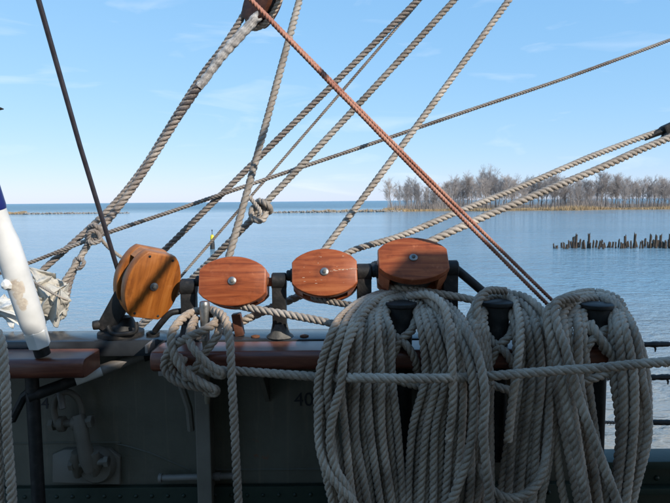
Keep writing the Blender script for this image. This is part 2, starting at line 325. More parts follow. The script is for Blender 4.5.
def catmull(pts, step, closed=False):
    pts = [Vector(p) for p in pts]; n = len(pts); out = []
    segs = n if closed else n-1
    for i in range(segs):
        p1 = pts[i]; p2 = pts[(i+1) % n]
        p0 = pts[i-1] if (closed or i > 0) else p1*2-p2
        p3 = pts[(i+2) % n] if (closed or i+2 < n) else p2*2-p1
        # centripetal-ish tangents
        d1 = max((p1-p0).length, 1e-6)**.5; d2 = max((p2-p1).length, 1e-6)**.5; d3 = max((p3-p2).length, 1e-6)**.5
        m1 = (p1-p0)/d1-(p2-p0)/(d1+d2)+(p2-p1)/d2; m2 = (p2-p1)/d2-(p3-p1)/(d2+d3)+(p3-p2)/d3
        m1 *= d2; m2 *= d2
        k = max(2, int((p2-p1).length/step*2))
        for j in range(k):
            t = j/k; t2 = t*t; t3 = t2*t
            out.append(p1*(2*t3-3*t2+1)+m1*(t3-2*t2+t)+p2*(-2*t3+3*t2)+m2*(t3-t2))
    out.append(pts[0].copy() if closed else pts[-1].copy())
    # even spacing
    res = [out[0]]; acc = 0
    for a, b in zip(out, out[1:]):
        l = (b-a).length
        if l < 1e-9: continue
        pos = step-acc
        while pos <= l: res.append(a+(b-a)*(pos/l)); pos += step
        acc = (acc+l) % step if acc+l >= step else acc+l
    if not closed and (res[-1]-out[-1]).length > step*.3: res.append(out[-1])
    return res
def lobe_profile(npl, groove=.70):
    pr = []
    for l in range(3):
        for j in range(npl):
            u = j/npl*2-1; u = math.copysign(abs(u)**.75, u); ph = u*math.pi/3
            r = 1-(1-groove)*abs(u)**2.7
            pr.append((l*2*math.pi/3+ph, r, l+(u+1)/2))
    return pr
def rope_mb(mb, uvs, pts, dia, npl=7, rpp=11, pitch=2.3, closed=False, phase=0, rad=None, groove=.60, yarn=True):
    """three-strand right-hand laid rope swept along pts (world)"""
    pl = dia*pitch; step = pl/rpp
    path = catmull(pts, step, closed)
    if closed: path = path[:-1] if (path[-1]-path[0]).length < step*.4 else path
    pr = lobe_profile(npl, groove); n = len(pr); R_ = dia/2
    t = (path[1]-path[0]).normalized(); u = t.orthogonal().normalized(); o = len(mb.v); m = len(path)
    total = m*step; turns = round(total/pl*3)/3 if closed else total/pl
    hol = 0
    fr = []
    for i, p in enumerate(path):
        a = path[i-1] if (closed or i > 0) else path[0]; b_ = path[(i+1) % m] if (closed or i+1 < m) else path[-1]
        t2 = (b_-a).normalized() if (b_-a).length > 1e-9 else t
        u = (u-t2*u.dot(t2)).normalized(); fr.append((p, t2, u.copy())); t = t2
    if closed:   # spread the closing angle along the loop
        uu = (u-fr[0][1]*u.dot(fr[0][1])).normalized(); hol = math.atan2(fr[0][1].dot(fr[0][2].cross(uu)), fr[0][2].dot(uu))
    for i, (p, t2, u) in enumerate(fr):
        b = t2.cross(u); env = math.sin(math.pi*i/m) if closed else 1; tw = phase+2*math.pi*turns*i/m-hol*i/m+.9*env*mn.noise(Vector((i*.035, phase*3, dia*900)))
        rr = R_*(1+.07*env*mn.noise(Vector((i*.06, 7+phase, dia*500))))
        for (th, r, q) in pr:
            a = th+tw; mb.v.append(p+(u*math.cos(a)+b*math.sin(a))*(rr*r))
    def uvof(i, k):
        return (i*step/dia, pr[k % n][2] if k < n else 3.0+pr[0][2])
    for i in range(m if closed else m-1):
        i2 = (i+1) % m
        for k in range(n):
            k2 = (k+1) % n
            mb.f.append((o+i*n+k, o+i*n+k2, o+i2*n+k2, o+i2*n+k))
            uvs += [uvof(i, k), uvof(i, k+1), uvof(i+1, k+1), uvof(i+1, k)]
    if dia > .016:      # stray fibres standing off the yarns
        rnd = random.Random(m*7+int(dia*1e5))
        for i in range(0, m-2):
            if rnd.random() > .5: continue
            p, t2, u = fr[i]; a = rnd.uniform(0, 6.28); d = u*math.cos(a)+t2.cross(u)*math.sin(a); sd_ = t2.cross(d)
            q = p+d*R_*.93; ln = rnd.uniform(.004, .014); e = q+(d*rnd.uniform(.25, .9)+t2*rnd.uniform(-1, 1)+sd_*rnd.uniform(-.6, .6)).normalized()*ln
            w_ = t2.cross(d)*.0002; k0 = len(mb.v); mb.v += [q-w_, q+w_, e]; mb.f.append((k0, k0+1, k0+2)); uvs += [(i*step/dia, .5)]*3
    if not closed:
        mb.f.append(tuple(o+k for k in range(n-1, -1, -1))); uvs += [(0, 0)]*n
        q = o+(m-1)*n; mb.f.append(tuple(range(q, q+n))); uvs += [(0, 0)]*n
def rope(name, pts, dia, mat, parent=None, label=None, group=None, cat='rope', **kw):
    mb = MB(); uvs = []; rope_mb(mb, uvs, pts, dia, **kw)
    me = bpy.data.meshes.new(name)
    if parent is not None: o0 = LOC[parent.name]
    else: o0 = Vector(min(pts, key=lambda p: p[2]))
    me.from_pydata([v-o0 for v in mb.v], [], mb.f); me.update()
    ul = me.uv_layers.new(name='UVMap'); ul.data.foreach_set('uv', [c for uv in uvs for c in uv])
    me.polygons.foreach_set('use_smooth', [True]*len(me.polygons)); me.materials.append(mat)
    o = bpy.data.objects.new(name, me); COL.objects.link(o); LOC[o.name] = o0.copy()
    if parent is not None: o.parent = parent
    else: o.location = o0
    if label: tag(o, label, cat, group)
    return o
def px(*pts): return [P(*p) for p in pts]
def sag(a, b, s, n=9):
    return [a+(b-a)*(i/(n-1))-Vector((0, 0, s*4*(i/(n-1))*(1-i/(n-1)))) for i in range(n)]

# ================================================================= setting
mb = MB(); S = 30000
# water in rings of growing size
ys = [-30, 0, 8, 20, 60, 200, 800, 4000, S]; xs = [-S, -4000, -600, -100, -20, 0, 20, 100, 600, 4000, S]
vs = [(x, y, 0) for y in ys for x in xs]; fs = []
for j in range(len(ys)-1):
    for i in range(len(xs)-1): fs.append((j*len(xs)+i, j*len(xs)+i+1, (j+1)*len(xs)+i+1, (j+1)*len(xs)+i))
mb.add(vs, fs); o = link('water', mb, WATER, smooth=False, origin=(0,0,0)); tag(o, 'calm rippled blue water of the bay', 'water', kind='structure')

# far shore with the wood
random.seed(3)
def shore(name, pts_front, depth, h, mat, label):
    mb = MB(); rows = []
    for k, (fx, fy) in enumerate(pts_front):
        e = min(k, len(pts_front)-1-k)/3; e = min(1, e+.15)
        rows.append([(fx, fy, -.4), (fx, fy+.6, .12), (fx+random.uniform(-1,1), fy+5, h*.6*e+random.uniform(-.08,.08)), (fx, fy+depth*.4*e+6, h*e), (fx, fy+depth*e+8, h*.9*e)])
    vs = [p for r in rows for p in r]; n = 5; fs = []
    for i in range(len(rows)-1):
        for j in range(n-1): fs.append((i*n+j, (i+1)*n+j, (i+1)*n+j+1, i*n+j+1))
    mb.add(vs, fs); return tag(link(name, mb, mat, smooth=True, auto=0), label, 'shore', kind='structure')
sx = [18+i*7 for i in range(42)]
shore('far_shore', [(x, 206+3*math.sin(x*.07)+2*math.sin(x*.21)-(x-18)*.02) for x in sx], 130, .9, EARTH, 'low flat far shore under the bare wood')

def blades(name, region, count, hmin, hmax, mat, label, parent=None, wid=.06):
    mb = MB()
    for _ in range(count):
        x, y, z, hs = region()
        h = random.uniform(hmin, hmax)*hs; a = random.uniform(0, math.pi); wd = wid*random.uniform(.6, 1.5)
        dx = math.cos(a)*wd; dy = math.sin(a)*wd; lx = random.gauss(0, .12)*h; ly = random.gauss(0, .12)*h
        mb.add([(x-dx, y-dy, z), (x+dx, y+dy, z), (x+lx, y+ly, z+h)], [(0,1,2)])
    o = link(name, mb, mat, parent=parent, smooth=False)
    return tag(o, label, 'reeds' if parent is None else None, kind='stuff')
def reg_shore():
    x = random.uniform(18, 300); y = 206.5+3*math.sin(x*.07)+2*math.sin(x*.21)-(x-18)*.02+abs(random.gauss(0, 4)); return x, y, .05, .75+.35*math.sin(x*.13)*math.sin(x*.041+1)
blades('reed_bed', reg_shore, 14000, .8, 2.0, REED, 'straw coloured dry reeds along the edge of the far shore', wid=.09)

# bare trees ------------------------------------------------------
def tree_mesh(seed, spread, lean=0):
    rnd = random.Random(seed); tr = MB(); cr = MB(); H = 14.0
    def seg(mb, a, b, r0, r1, n=3):
        mb.tube([a, b], [r0, r1], n, caps=False)
    def grow(a, d, ln, r, lev):
        pts = [a]; dd = d.copy(); k = 3 if lev < 3 else 2
        for _ in range(k):
            dd = (dd+Vector((rnd.gauss(0,.16), rnd.gauss(0,.16), rnd.gauss(.07,.10)))).normalized(); pts.append(pts[-1]+dd*(ln/k))
        cr.tube(pts, [r*(1-.6*i/k) for i in range(k+1)], 3, caps=False)
        if lev >= 4: return
        nb = {1: 7, 2: 6, 3: 5}[lev]
        for i in range(nb):
            f = rnd.uniform(.25, 1); j = min(int(f*k), k-1); p = pts[j]+(pts[j+1]-pts[j])*(f*k-j)
            ax = dd.orthogonal().normalized(); ax = Matrix.Rotation(rnd.uniform(0, 6.28), 3, dd) @ ax
            nd = (dd*rnd.uniform(.55, 1.0)+ax*rnd.uniform(.4, .85)+Vector((0, 0, .15))).normalized()
            grow(p, nd, ln*rnd.uniform(.42, .68), max(r*.5, .017), lev+1)
    trunk = []; p = Vector((0, 0, -.3)); d = Vector((lean, 0, 1)).normalized()
    nT = 7
    for i in range(nT+1):
        trunk.append(p.copy()); d = (d+Vector((rnd.gauss(0,.05), rnd.gauss(0,.05), .03))).normalized(); p = p+d*(H*.86/nT)
    tr.tube(trunk, [.24*(1-.82*i/nT)+.03 for i in range(nT+1)], 6, caps=False)
    nl = rnd.randint(13, 17)
    for i in range(nl):
        f = .18+.82*(i+.5)/nl; j = min(int(f*nT), nT-1); q = trunk[j]+(trunk[j+1]-trunk[j])*(f*nT-j)
        a = i*2.4+rnd.uniform(-.5, .5); up = .55+.75*f
        nd = Vector((math.cos(a)*spread, math.sin(a)*spread, up)).normalized()
        grow(q, nd, H*(.42-.18*f)*rnd.uniform(.8, 1.2)*(.7+.4*spread), .085*(1.1-.6*f), 1)
    return tr, cr
TREES = []
for k, (sd_, sp) in enumerate([(11, .42), (23, .6), (31, .36), (47, .75), (59, .5), (71, .62)]):
    tr, cr = tree_mesh(sd_, sp, random.uniform(-.06, .06))
    t = thing('bare_tree', (0, 0, 0), 'x', 'tree')
    a = link('trunk', tr, BARK, t, auto=0); b = link('crown', cr, TWIG, t, smooth=False)
    TREES.append((t, a, b))
GT = 'bare trees in the wood on the far shore'
first = [True]*len(TREES)
def place_tree(k, px_, Y, hpx, label, group=GT):
    t, a, b = TREES[k]
    if first[k]: first[k] = False; T = t
    else:
        T = t.copy(); COL.objects.link(T)
        for c in (a, b):
            q = c.copy(); COL.objects.link(q); q.parent = T
    x = (px_-335)/F*Y; h = hpx/F*Y; s = h/13.5
    T.location = (x, Y, .55); T.scale = (s*random.uniform(.85, 1.1), s*random.uniform(.85, 1.1), s); T.rotation_euler = (0, 0, random.uniform(0, 6.28))
    T['label'] = label; T['category'] = 'tree'; T['group'] = group
    return T
prof = [(385,24),(395,27),(408,27),(420,25),(432,20),(447,28),(460,30),(472,30),(486,33),(498,31),(510,28),(522,27),(535,28),(548,30),(560,28),(575,27),(590,28),(602,31),(615,29),(628,26),(640,26),(655,29),(668,27),(690,29),(710,30)]
def hp(x):
    for (a, ha), (b, hb) in zip(prof, prof[1:]):
        if a <= x <= b: return ha+(hb-ha)*(x-a)/(b-a)
    return 26
random.seed(19)
place_tree(1, 392, 214, 27, 'bare tree standing alone at the water end of the wooded spit')
place_tree(3, 486, 219, 33.5, 'tallest bare tree of the far wood, with a broad rounded crown', GT)
place_tree(5, 602, 221, 32, 'wide crowned bare tree rising above the low right half of the far wood', GT)
COMMON = 'leafless grey-brown tree among the many others of the wood on the far shore'
x = 401
i = 0
while x < 720:
    Y = random.choice([213, 219, 226, 235, 246]); place_tree(random.randrange(6), x+random.uniform(-2, 2), Y, hp(x)*random.uniform(.72, 1.04), COMMON)
    x += random.uniform(2.4, 4.4)
# undergrowth: fine upright twigs
def reg_brush():
    while True:
        p = random.uniform(388, 730); Y = random.uniform(213, 262)
        d = .35+.65*max(0, math.sin(p*.045+.6))*(1 if p < 600 else 1.3)
        if random.random() < d: return (p-335)/F*Y, Y, .6, (.5+.6*d)
blades('undergrowth', reg_brush, 12000, 2.0, 6.5, TWIG, 'brown leafless scrub filling the foot of the far wood', wid=.035)

# breakwaters --------------------------------------------------------
def rock(mb, c, s, rnd):
    bm = bmesh.new(); bmesh.ops.create_icosphere(bm, subdivisions=1, radius=1)
    for v in bm.verts: v.co = Vector((v.co.x*s*rnd.uniform(.7,1.2), v.co.y*s*rnd.uniform(.7,1.2), v.co.z*s*rnd.uniform(.5,.9)))+Vector(c)
    bm.verts.index_update(); mb.add([v.co.copy() for v in bm.verts], [tuple(v.index for v in f.verts) for f in bm.faces]); bm.free()
def breakwater(p0, p1, Y0, Y1, n, label, reeds=None):
    a = Vector(((p0-335)/F*Y0, Y0, 0)); b = Vector(((p1-335)/F*Y1, Y1, 0)); rnd = random.Random(int(p0)+5)
    t = thing('breakwater', (a+b)/2, label, 'breakwater'); core = MB()
    pts = [a+(b-a)*(i/20) for i in range(21)]; core.tube([p+Vector((0,0,-.35)) for p in pts], [.75+rnd.uniform(-.12,.12) for _ in pts], 8); link('core', core, STONE, t, smooth=False)
    mb = MB()
    for _ in range(n):
        f = rnd.random(); p = a+(b-a)*f; rock(mb, (p.x+rnd.uniform(-.3,.3), p.y+rnd.uniform(-1.0,1.0), rnd.uniform(-.1,.55)), rnd.uniform(.22,.5), rnd)
    tag(link('stones', mb, STONE, t, smooth=False), kind='stuff')
    if reeds:
        def rg():
            f = random.uniform(*reeds); p = a+(b-a)*f; return p.x, p.y+random.gauss(0, .9)+.6, .2, .6+.4*math.sin(f*23)**2
        rb = blades('reeds', rg, 1500, .6, 1.3, REED, None, parent=t, wid=.08)
breakwater(-30, 130, 221, 222, 420, 'long low stone breakwater with a tuft of dry reeds by the white pole', (.2, .35))
breakwater(262, 402, 204, 207, 380, 'low stone breakwater joining the wooded spit', (.35, 1.0))

# piles -----------------------------------------------------------
random.seed(5)
piles = []
def pile_mesh(seed):
    rnd = random.Random(seed); mb = MB(); n = 9; prof = []
    hs = [-.6, -.1, .1, .35, .6, .85, 1.0]
    vs = []; fs = []
    for h in hs:
        for k in range(n):
            a = 2*math.pi*k/n; r = (1.0 if h < .2 else .95-.12*h)*rnd.uniform(.84, 1.12)
            z = h if h < 1 else 1+rnd.uniform(-.16, .06)+.07*math.cos(a+seed)
            vs.append((math.cos(a)*r, math.sin(a)*r, z))
    for i in range(len(hs)-1):
        for k in range(n): fs.append((i*n+k, i*n+(k+1) % n, (i+1)*n+(k+1) % n, (i+1)*n+k))
    c = len(vs); vs.append((0, 0, .93)); q = (len(hs)-1)*n
    for k in range(n): fs.append((q+k, q+(k+1) % n, c))
    mb.add(vs, fs); return mb
PM = [link('timber_pile', pile_mesh(s), PILE, smooth=True, auto=35, origin=(0,0,0)) for s in (3, 8, 15, 21)]
pfirst = [True]*4
GP = 'row of old timber piles in the water'
def put_pile(p, base_y, hpx, wpx, lean, label, k):
    b = PZ(p, base_y, 0.0); s = b.y/F; o = PM[k]
    if pfirst[k]: pfirst[k] = False
    else: o = PM[k].copy(); COL.objects.link(o)
    o.location = b; o.scale = (wpx*s/2, wpx*s/2, hpx*s); o.rotation_euler = (random.gauss(0,.05), lean, random.uniform(0, 6))
    return tag(o, label, 'pile', GP)
tall = {573: 11.5, 589: 15, 625: 13, 634: 15.5, 650: 14, 656: 13.5, 660: 14, 669: 15, 576: 14}
for xx, hh in tall.items():
    put_pile(xx+random.uniform(-.4,.4), 248.2, hh, 2.7, random.uniform(-.02,.14), 'tall slender pile standing well above the low stumps of its row in the water', random.randrange(4))
x = 554.0
while x < 690:
    if not (557.5 < x < 559.5 or 569.5 < x < 572):
        put_pile(x, 248.3+random.uniform(-1.2, .9)-(x-554)*.006, random.uniform(4.5, 9) if x > 562 else random.uniform(3, 6), random.uniform(1.6, 2.9), random.gauss(.06, .11), 'short weathered timber stump in the row of piles in the water', random.randrange(4))
    x += random.uniform(1.9, 3.3)

# spar buoy ------------------------------------------------------
bp = PZ(212.5, 249, 0); s = bp.y/F
t = thing('spar_buoy', bp, 'yellow and black spar buoy floating beyond the orange block', 'buoy')
mb = MB(); mb.lathe([(2.0*s, -6*s), (2.4*s, 0), (2.3*s, 5*s), (1.9*s, 9*s)], bp, 14); link('lower_body', mb, BLK, t)
mb = MB(); mb.lathe([(1.9*s, 9*s), (2.0*s, 9.3*s), (1.8*s, 13.0*s), (1.0*s, 14.4*s)], bp, 14); link('upper_body', mb, YEL, t)
mb = MB(); mb.tube([bp+Vector((0,0,14.2*s)), bp+Vector((0,0,18.5*s))], .35*s, 6); mb.lathe([(.2*s,0),(.8*s,.6*s),(.2*s,1.6*s)], bp+Vector((0,0,18*s)), 8); link('top_mark', mb, BLK, t)

# ================================================================= ship
DZ = 2.4; RZ = 3.636; Y_PL = 1.60
def X(p, Y): return (p-335)/F*Y
mb = MB()
for i in range(26):
    y0 = -3.2+i*.19; mb.box((-4, y0, DZ-.05), (4.5, y0+.186, DZ))
XR = X(602, 1.6)
deck = thing('deck', (0, 0, DZ), 'planked deck of the ship', 'deck'); deck['kind'] = 'structure'
sharedm = None
for i in range(26):
    y0 = -3.2+i*.186
    if sharedm is None:
        m1 = MB(); m1.bbox((-4, -3.2, DZ-.05), (4.5, -3.2+.181, DZ), .004); q = link('plank', m1, DECK, deck); sharedm = q.data
    else:
        q = bpy.data.objects.new('plank', sharedm); COL.objects.link(q); q.parent = deck; q.location = (0, i*.186, 0)
# bulwark
bul = thing('bulwark', (0, Y_PL, DZ), 'dark grey painted steel bulwark with black cap, numbered and rust spotted', 'bulwark')
mb = MB(); mb.box((-4, Y_PL, -.6), (XR, Y_PL+.012, RZ-.05)); link('plate', mb, BULW, bul, smooth=False)
mb = MB(); mb.bbox((-4, 1.515, RZ-.045), (XR+.01, 1.645, RZ), .010); link('cap', mb, CAPP, bul)
def stiff(p, wpx, d=.10):
    x0 = X(p, 1.5); mb = MB(); mb.box((x0-.006, Y_PL-d, DZ+.002), (x0+.006, Y_PL-.002, RZ-.047)); mb.bbox((x0-wpx/2*1.5/F, Y_PL-d-.012, DZ+.002), (x0+wpx/2*1.5/F, Y_PL-d-.001, RZ-.049), .003)
    return link('stiffener', mb, GREYP, bul, smooth=False)
stiff(198, 15); stiff(470, 15); stiff(-120, 15)
mb = MB(); mb.tube(px((171, 345, 1.50), (178, 375, 1.5), (189, 408, 1.51), (191, 430, 1.52)), .010, 8); link('brace', mb, GREYP, bul)
# weld seam lines
mb = MB(); mb.tube([Vector((-4, Y_PL, P(60, 443, 1.6).z)), Vector((X(112, 1.6), Y_PL, P(60, 443, 1.6).z))], .0035, 6)
mb.tube(px((112, 443, 1.6), (130, 447, 1.6), (150, 453, 1.6), (190, 470, 1.6)), .003, 6); mb.tube(px((205, 470, 1.6), (480, 468, 1.6)), .0035, 6); link('weld_seam', mb, BULW, bul)
# pipe low down and green waterway with rivets
mb = MB(); mb.tube(px((160, 478, 1.57), (234, 476, 1.57)), .009, 10); mb.tube(px((159, 478, 1.57), (162, 478, 1.57)), .013, 10); mb.tube(px((215, 476.5, 1.57), (220, 476.5, 1.57)), .012, 10); link('low_pipe', mb, GREYL, bul)
zg = P(60, 488, 1.58).z
mb = MB(); mb.bbox((-4, Y_PL-.022, DZ+.002), (XR, Y_PL-.002, zg), .004); gw = link('waterway_strip', mb, GREEN, bul)
rv = None
def rivet_mesh(r, mat, name='rivet'):
    mb = MB(); mb.lathe([(r, 0), (r*.92, r*.35), (r*.6, r*.62), (r*.15, r*.72)], (0,0,0), 10, axis=(0,-1,0))
    return mb
for i in range(60):
    x0 = -1.2+i*.045
    if x0 > XR-.02: break
    for zz in (zg-.025, zg-.075):
        if rv is None:
            m1 = MB(); m1.v = [v+Vector((x0, Y_PL-.022, zz)) for v in rivet_mesh(.006, GREEN).v]; m1.f = rivet_mesh(.006, GREEN).f
            rv = link('rivet', m1, GREEN, gw); rx, rz_ = x0, zz
        else:
            q = bpy.data.objects.new('rivet', rv.data); COL.objects.link(q); q.parent = gw; q.location = (x0-rx, 0, zz-rz_)
def text(s_, p, size, parent, mat, Y=Y_PL-.002):
    c = bpy.data.curves.new('num', 'FONT'); c.body = s_; c.size = size; c.extrude = 0; tmp = bpy.data.objects.new('tmp', c); COL.objects.link(tmp)
    bpy.context.view_layer.update(); me = bpy.data.meshes.new_from_object(tmp.evaluated_get(bpy.context.evaluated_depsgraph_get())); bpy.data.objects.remove(tmp)
    me.name = 'painted_number'; me.materials.clear(); me.materials.append(mat)
    o = bpy.data.objects.new('painted_number', me); COL.objects.link(o); o.parent = parent
    o.location = P(*p, Y)-LOC[parent.name]; o.rotation_euler = (math.pi/2, 0, 0); return o
text('44', (33, 409, ), .046, bul, PAINT4); text('40', (294, 406), .056, bul, PAINT4)

# lower green bulwark to the right
zl = P(660, 457, 1.6).z
gb = thing('low_bulwark', (XR+.6, Y_PL, DZ), 'low dark green riveted bulwark beyond the end of the grey one', 'bulwark')
mb = MB(); mb.box((XR+.003, Y_PL, -.6), (4.5, Y_PL+.012, zl-.02)); link('plate', mb, GREEN, gb, smooth=False)
mb = MB(); mb.bbox((XR+.003, 1.57, zl-.025), (4.5, 1.66, zl), .006); link('cap', mb, GREEN, gb)
mb = MB(); zq = P(660, 487, 1.58).z; mb.bbox((XR+.003, Y_PL-.03, zq-.02), (4.5, Y_PL-.002, zq), .004); link('ledge', mb, GREEN, gb)
rv2 = None
for i in range(22):
    x0 = XR+.03+i*.05; zz = P(660, 478, 1.6).z
    if rv2 is None:
        m1 = rivet_mesh(.008, GREEN); m1.v = [v+Vector((x0, Y_PL, zz)) for v in m1.v]; rv2 = link('rivet', m1, GREEN, gb); rx = x0
    else:
        q = bpy.data.objects.new('rivet', rv2.data); COL.objects.link(q); q.parent = gb; q.location = (x0-rx, 0, 0)
# three guard lines with black servings
for k, (ya, yb, nm) in enumerate([(346, 344, 'highest of the three'), (379, 377, 'middle of the three'), (422, 422.5, 'lowest, just over the green bulwark')]):
    a = P(588, ya, 1.62); b = P(672, yb, 1.62); d = (b-a)
    t = thing('guard_line', a, 'black served guard line over the water, '+nm, 'rope', 'guard lines past the end of the bulwark')
    rope('line', [a, a+d*.5-Vector((0,0,.002)), b, a+d*2.4, a+d*5], .011, ROPE3, t, npl=3, rpp=7)
    random.seed(k+4)
    f = .62
    for sv in range(3):
        l = random.uniform(.3, .55); mbx = MB(); n = 14
        pts = [a+d*(f+l*j/n) for j in range(n+1)]; mbx.tube(pts, [.0055 if j in (0, n) else .0072+random.uniform(0, .0022) for j in range(n+1)], 8)
        link('serving', mbx, IRON, t); f += l+random.uniform(.05, .12)
    if k == 2: continue
    mbx = MB(); q = a+d*(.93 if k else .78); mbx.tube([q, q+Vector((.004,-.004,-.012)), q+Vector((.002,-.006,-.02))], [.003,.003,.0015], 6); link('loose_yarn', mbx, IRON, t)

# mahogany pin rail ----------------------------------------------------
def rail(name, x0, x1, label, RZ=RZ):
    t = thing(name, ((x0+x1)/2, 1.44, RZ-.05), label, 'rail')
    # rounded board section in (y,z)
    ya, yb, zt, zb = 1.395, 1.505, RZ-.004, RZ-.054; r = .018; sec = []
    for k in range(7): a = math.pi*(.5+k/12); sec.append((ya+r+r*math.cos(a), zt-r+r*math.sin(a)))
    for k in range(7): a = math.pi*(1+k/12); sec.append((ya+r+r*math.cos(a), zb+r+r*math.sin(a)))
    sec += [(yb, zb), (yb, zt)]
    mb = MB(); n = len(sec); vs = []
    xs_ = [x0, x0+.006]+[x0+(x1-x0)*i/12 for i in range(1, 12)]+[x1-.006, x1]
    cy, cz = (ya+yb)/2, (zt+zb)/2
    for i, xx in enumerate(xs_):
        sc = .93 if i in (0, len(xs_)-1) else 1
        for (y, z) in sec: vs.append((xx, cy+(y-cy)*sc, cz+(z-cz)*sc))
    fs = []
    for i in range(len(xs_)-1):
        for k in range(n): fs.append((i*n+k, i*n+(k+1) % n, (i+1)*n+(k+1) % n, (i+1)*n+k))
    fs.append(tuple(range(n))); fs.append(tuple((len(xs_)-1)*n+k for k in range(n)))
    mb.add(vs, fs); link('board', mb, MAHO, t)
    return t
r1 = rail('pin_rail', X(152, 1.45), X(612, 1.45), 'long varnished mahogany pin rail carrying the belaying pins and coils')
mb = MB(); mb.bbox((X(152,1.45)-.004, 1.47, RZ-.085), (X(152,1.45)+.05, 1.513, RZ-.056), .003); link('bracket', mb, GREYL, r1)
for p_ in (260, 372, 480, 590):
    x0 = X(p_, 1.5); mb = MB(); mb.add([(x0-.006,1.42,RZ-.056),(x0-.006,1.598,RZ-.056),(x0-.006,1.598,RZ-.20),(x0+.006,1.42,RZ-.056),(x0+.006,1.598,RZ-.056),(x0+.006,1.598,RZ-.20)], [(0,1,2),(5,4,3),(0,3,4,1),(1,4,5,2),(2,5,3,0)]); link('bracket', mb, GREYP, r1, smooth=False)
# clip of white light metal on the rail end
mb = MB(); q = P(152, 347, 1.46); mb.bbox((q.x-.012, 1.44, q.z-.012), (q.x-.0045, 1.50, q.z+.010), .002); link('end_plate', mb, GREYL, r1)
r2 = rail('short_rail', -1.35, X(84, 1.44), 'short varnished mahogany rail end on a black post under the white pole', RZ=RZ-.015)
xp = X(26, 1.46); mb = MB(); mb.tube([(xp, 1.45, DZ), (xp, 1.45, RZ-.070)], .0165, 14); link('post', mb, IRON, r2)
xp2 = X(-160, 1.46); mb = MB(); mb.tube([(xp2, 1.45, DZ), (xp2, 1.45, RZ-.070)], .0165, 14); link('post', mb, IRON, r2)
mb = MB(); mb.tube(px((12, 420, 1.47), (24, 396, 1.46), (34, 388, 1.46)), .011, 8); link('gusset', mb, IRON, r2)
# striped brace pipe
t = thing('brace_pipe', P(30, 393, 1.46), 'diagonal pipe painted black, white and grey between rail post and bulwark', 'pipe')
def pp(a): return P(28+a*(150-28), 397.5+a*(352-397.5), 1.44+a*.15)
for (a, b, m, nm) in ((0, .385, IRON, 'black_section'), (.385, .60, WHITE, 'white_section'), (.60, 1.0, GREYL, 'grey_section')):
    mb = MB(); mb.tube([pp(a+(b-a)*i/6) for i in range(7)], .0150+(.001 if nm == 'white_section' else 0), 14); link(nm, mb, m, t)
mb = MB(); mb.tube([pp(.94), pp(1.02)], .021, 14); link('socket', mb, IRON, t)

# shackle and chain plate -------------------------------------------------
t = thing('shackle_fitting', P(90, 480, 1.59), 'grey painted shackle and bolted link on the bulwark below the short rail', 'shackle')
def bolt(mb, a, b, r, hex_=True):
    mb.tube([a, b], r, 12); d = (b-a).normalized()
    mb.tube([b-d*.012, b], r*1.55, 6); mb.tube([a, a+d*.012], r*1.6, 6)
mb = MB(); mb.prism([(p.x, p.z) for p in px((55, 480, 1.6), (55, 452, 1.6), (66, 447, 1.6), (112, 447, 1.6), (122, 455, 1.6), (122, 482, 1.6))], Y_PL-.018, Y_PL-.001, .004); link('base_plate', mb, GREYP, t)
mb = MB(); c = P(98, 464, 1.58); mb.lathe([(.052, 0), (.052, .014), (.044, .024), (.02, .028)], (c.x, Y_PL-.018, c.z), 20, axis=(0,-1,0)); link('pad', mb, GREYP, t)
mb = MB(); bolt(mb, P(70, 465, 1.535), P(109, 461, 1.535), .010); link('lower_bolt', mb, GREYP, t)
for k in (78, 96):
    mb = MB(); mb.tube([P(k, 475, 1.57), P(k-1, 462, 1.54), P(k-2, 452, 1.53)], [.012,.020,.012], 10); link('lug', mb, GREYP, t)
mb = MB(); mb.tube(px((90, 470, 1.535), (87, 458, 1.53), (83, 440, 1.53), (80, 424, 1.53), (78, 415, 1.535)), [.016,.022,.018,.020,.014], 12); link('link_bar', mb, GREYP, t)
mb = MB(); bolt(mb, P(50, 425, 1.535), P(93, 421, 1.535), .011); link('upper_bolt', mb, GREYP, t)
for k in (62, 76):
    mb = MB(); mb.lathe([(.012, -.008), (.021, -.007), (.021, .007), (.012, .008)], P(k, 424-(k-62)*.1, 1.535), 14, axis=P(93,421,1.535)-P(50,425,1.535)); link('eye', mb, GREYP, t)
mb = MB(); mb.tube(catmull(px((57, 424, 1.53), (54, 408, 1.53), (58, 396, 1.53), (68, 392, 1.535), (77, 398, 1.54), (82, 410, 1.545), (82, 422, 1.545)), .006), .0085, 10); link('bow', mb, GREYP, t)
mb = MB(); mb.tube(px((57, 384, 1.55), (61, 398, 1.525), (63, 409, 1.515)), [.009,.0095,.0085], 10); link('pin', mb, GREYL, t)

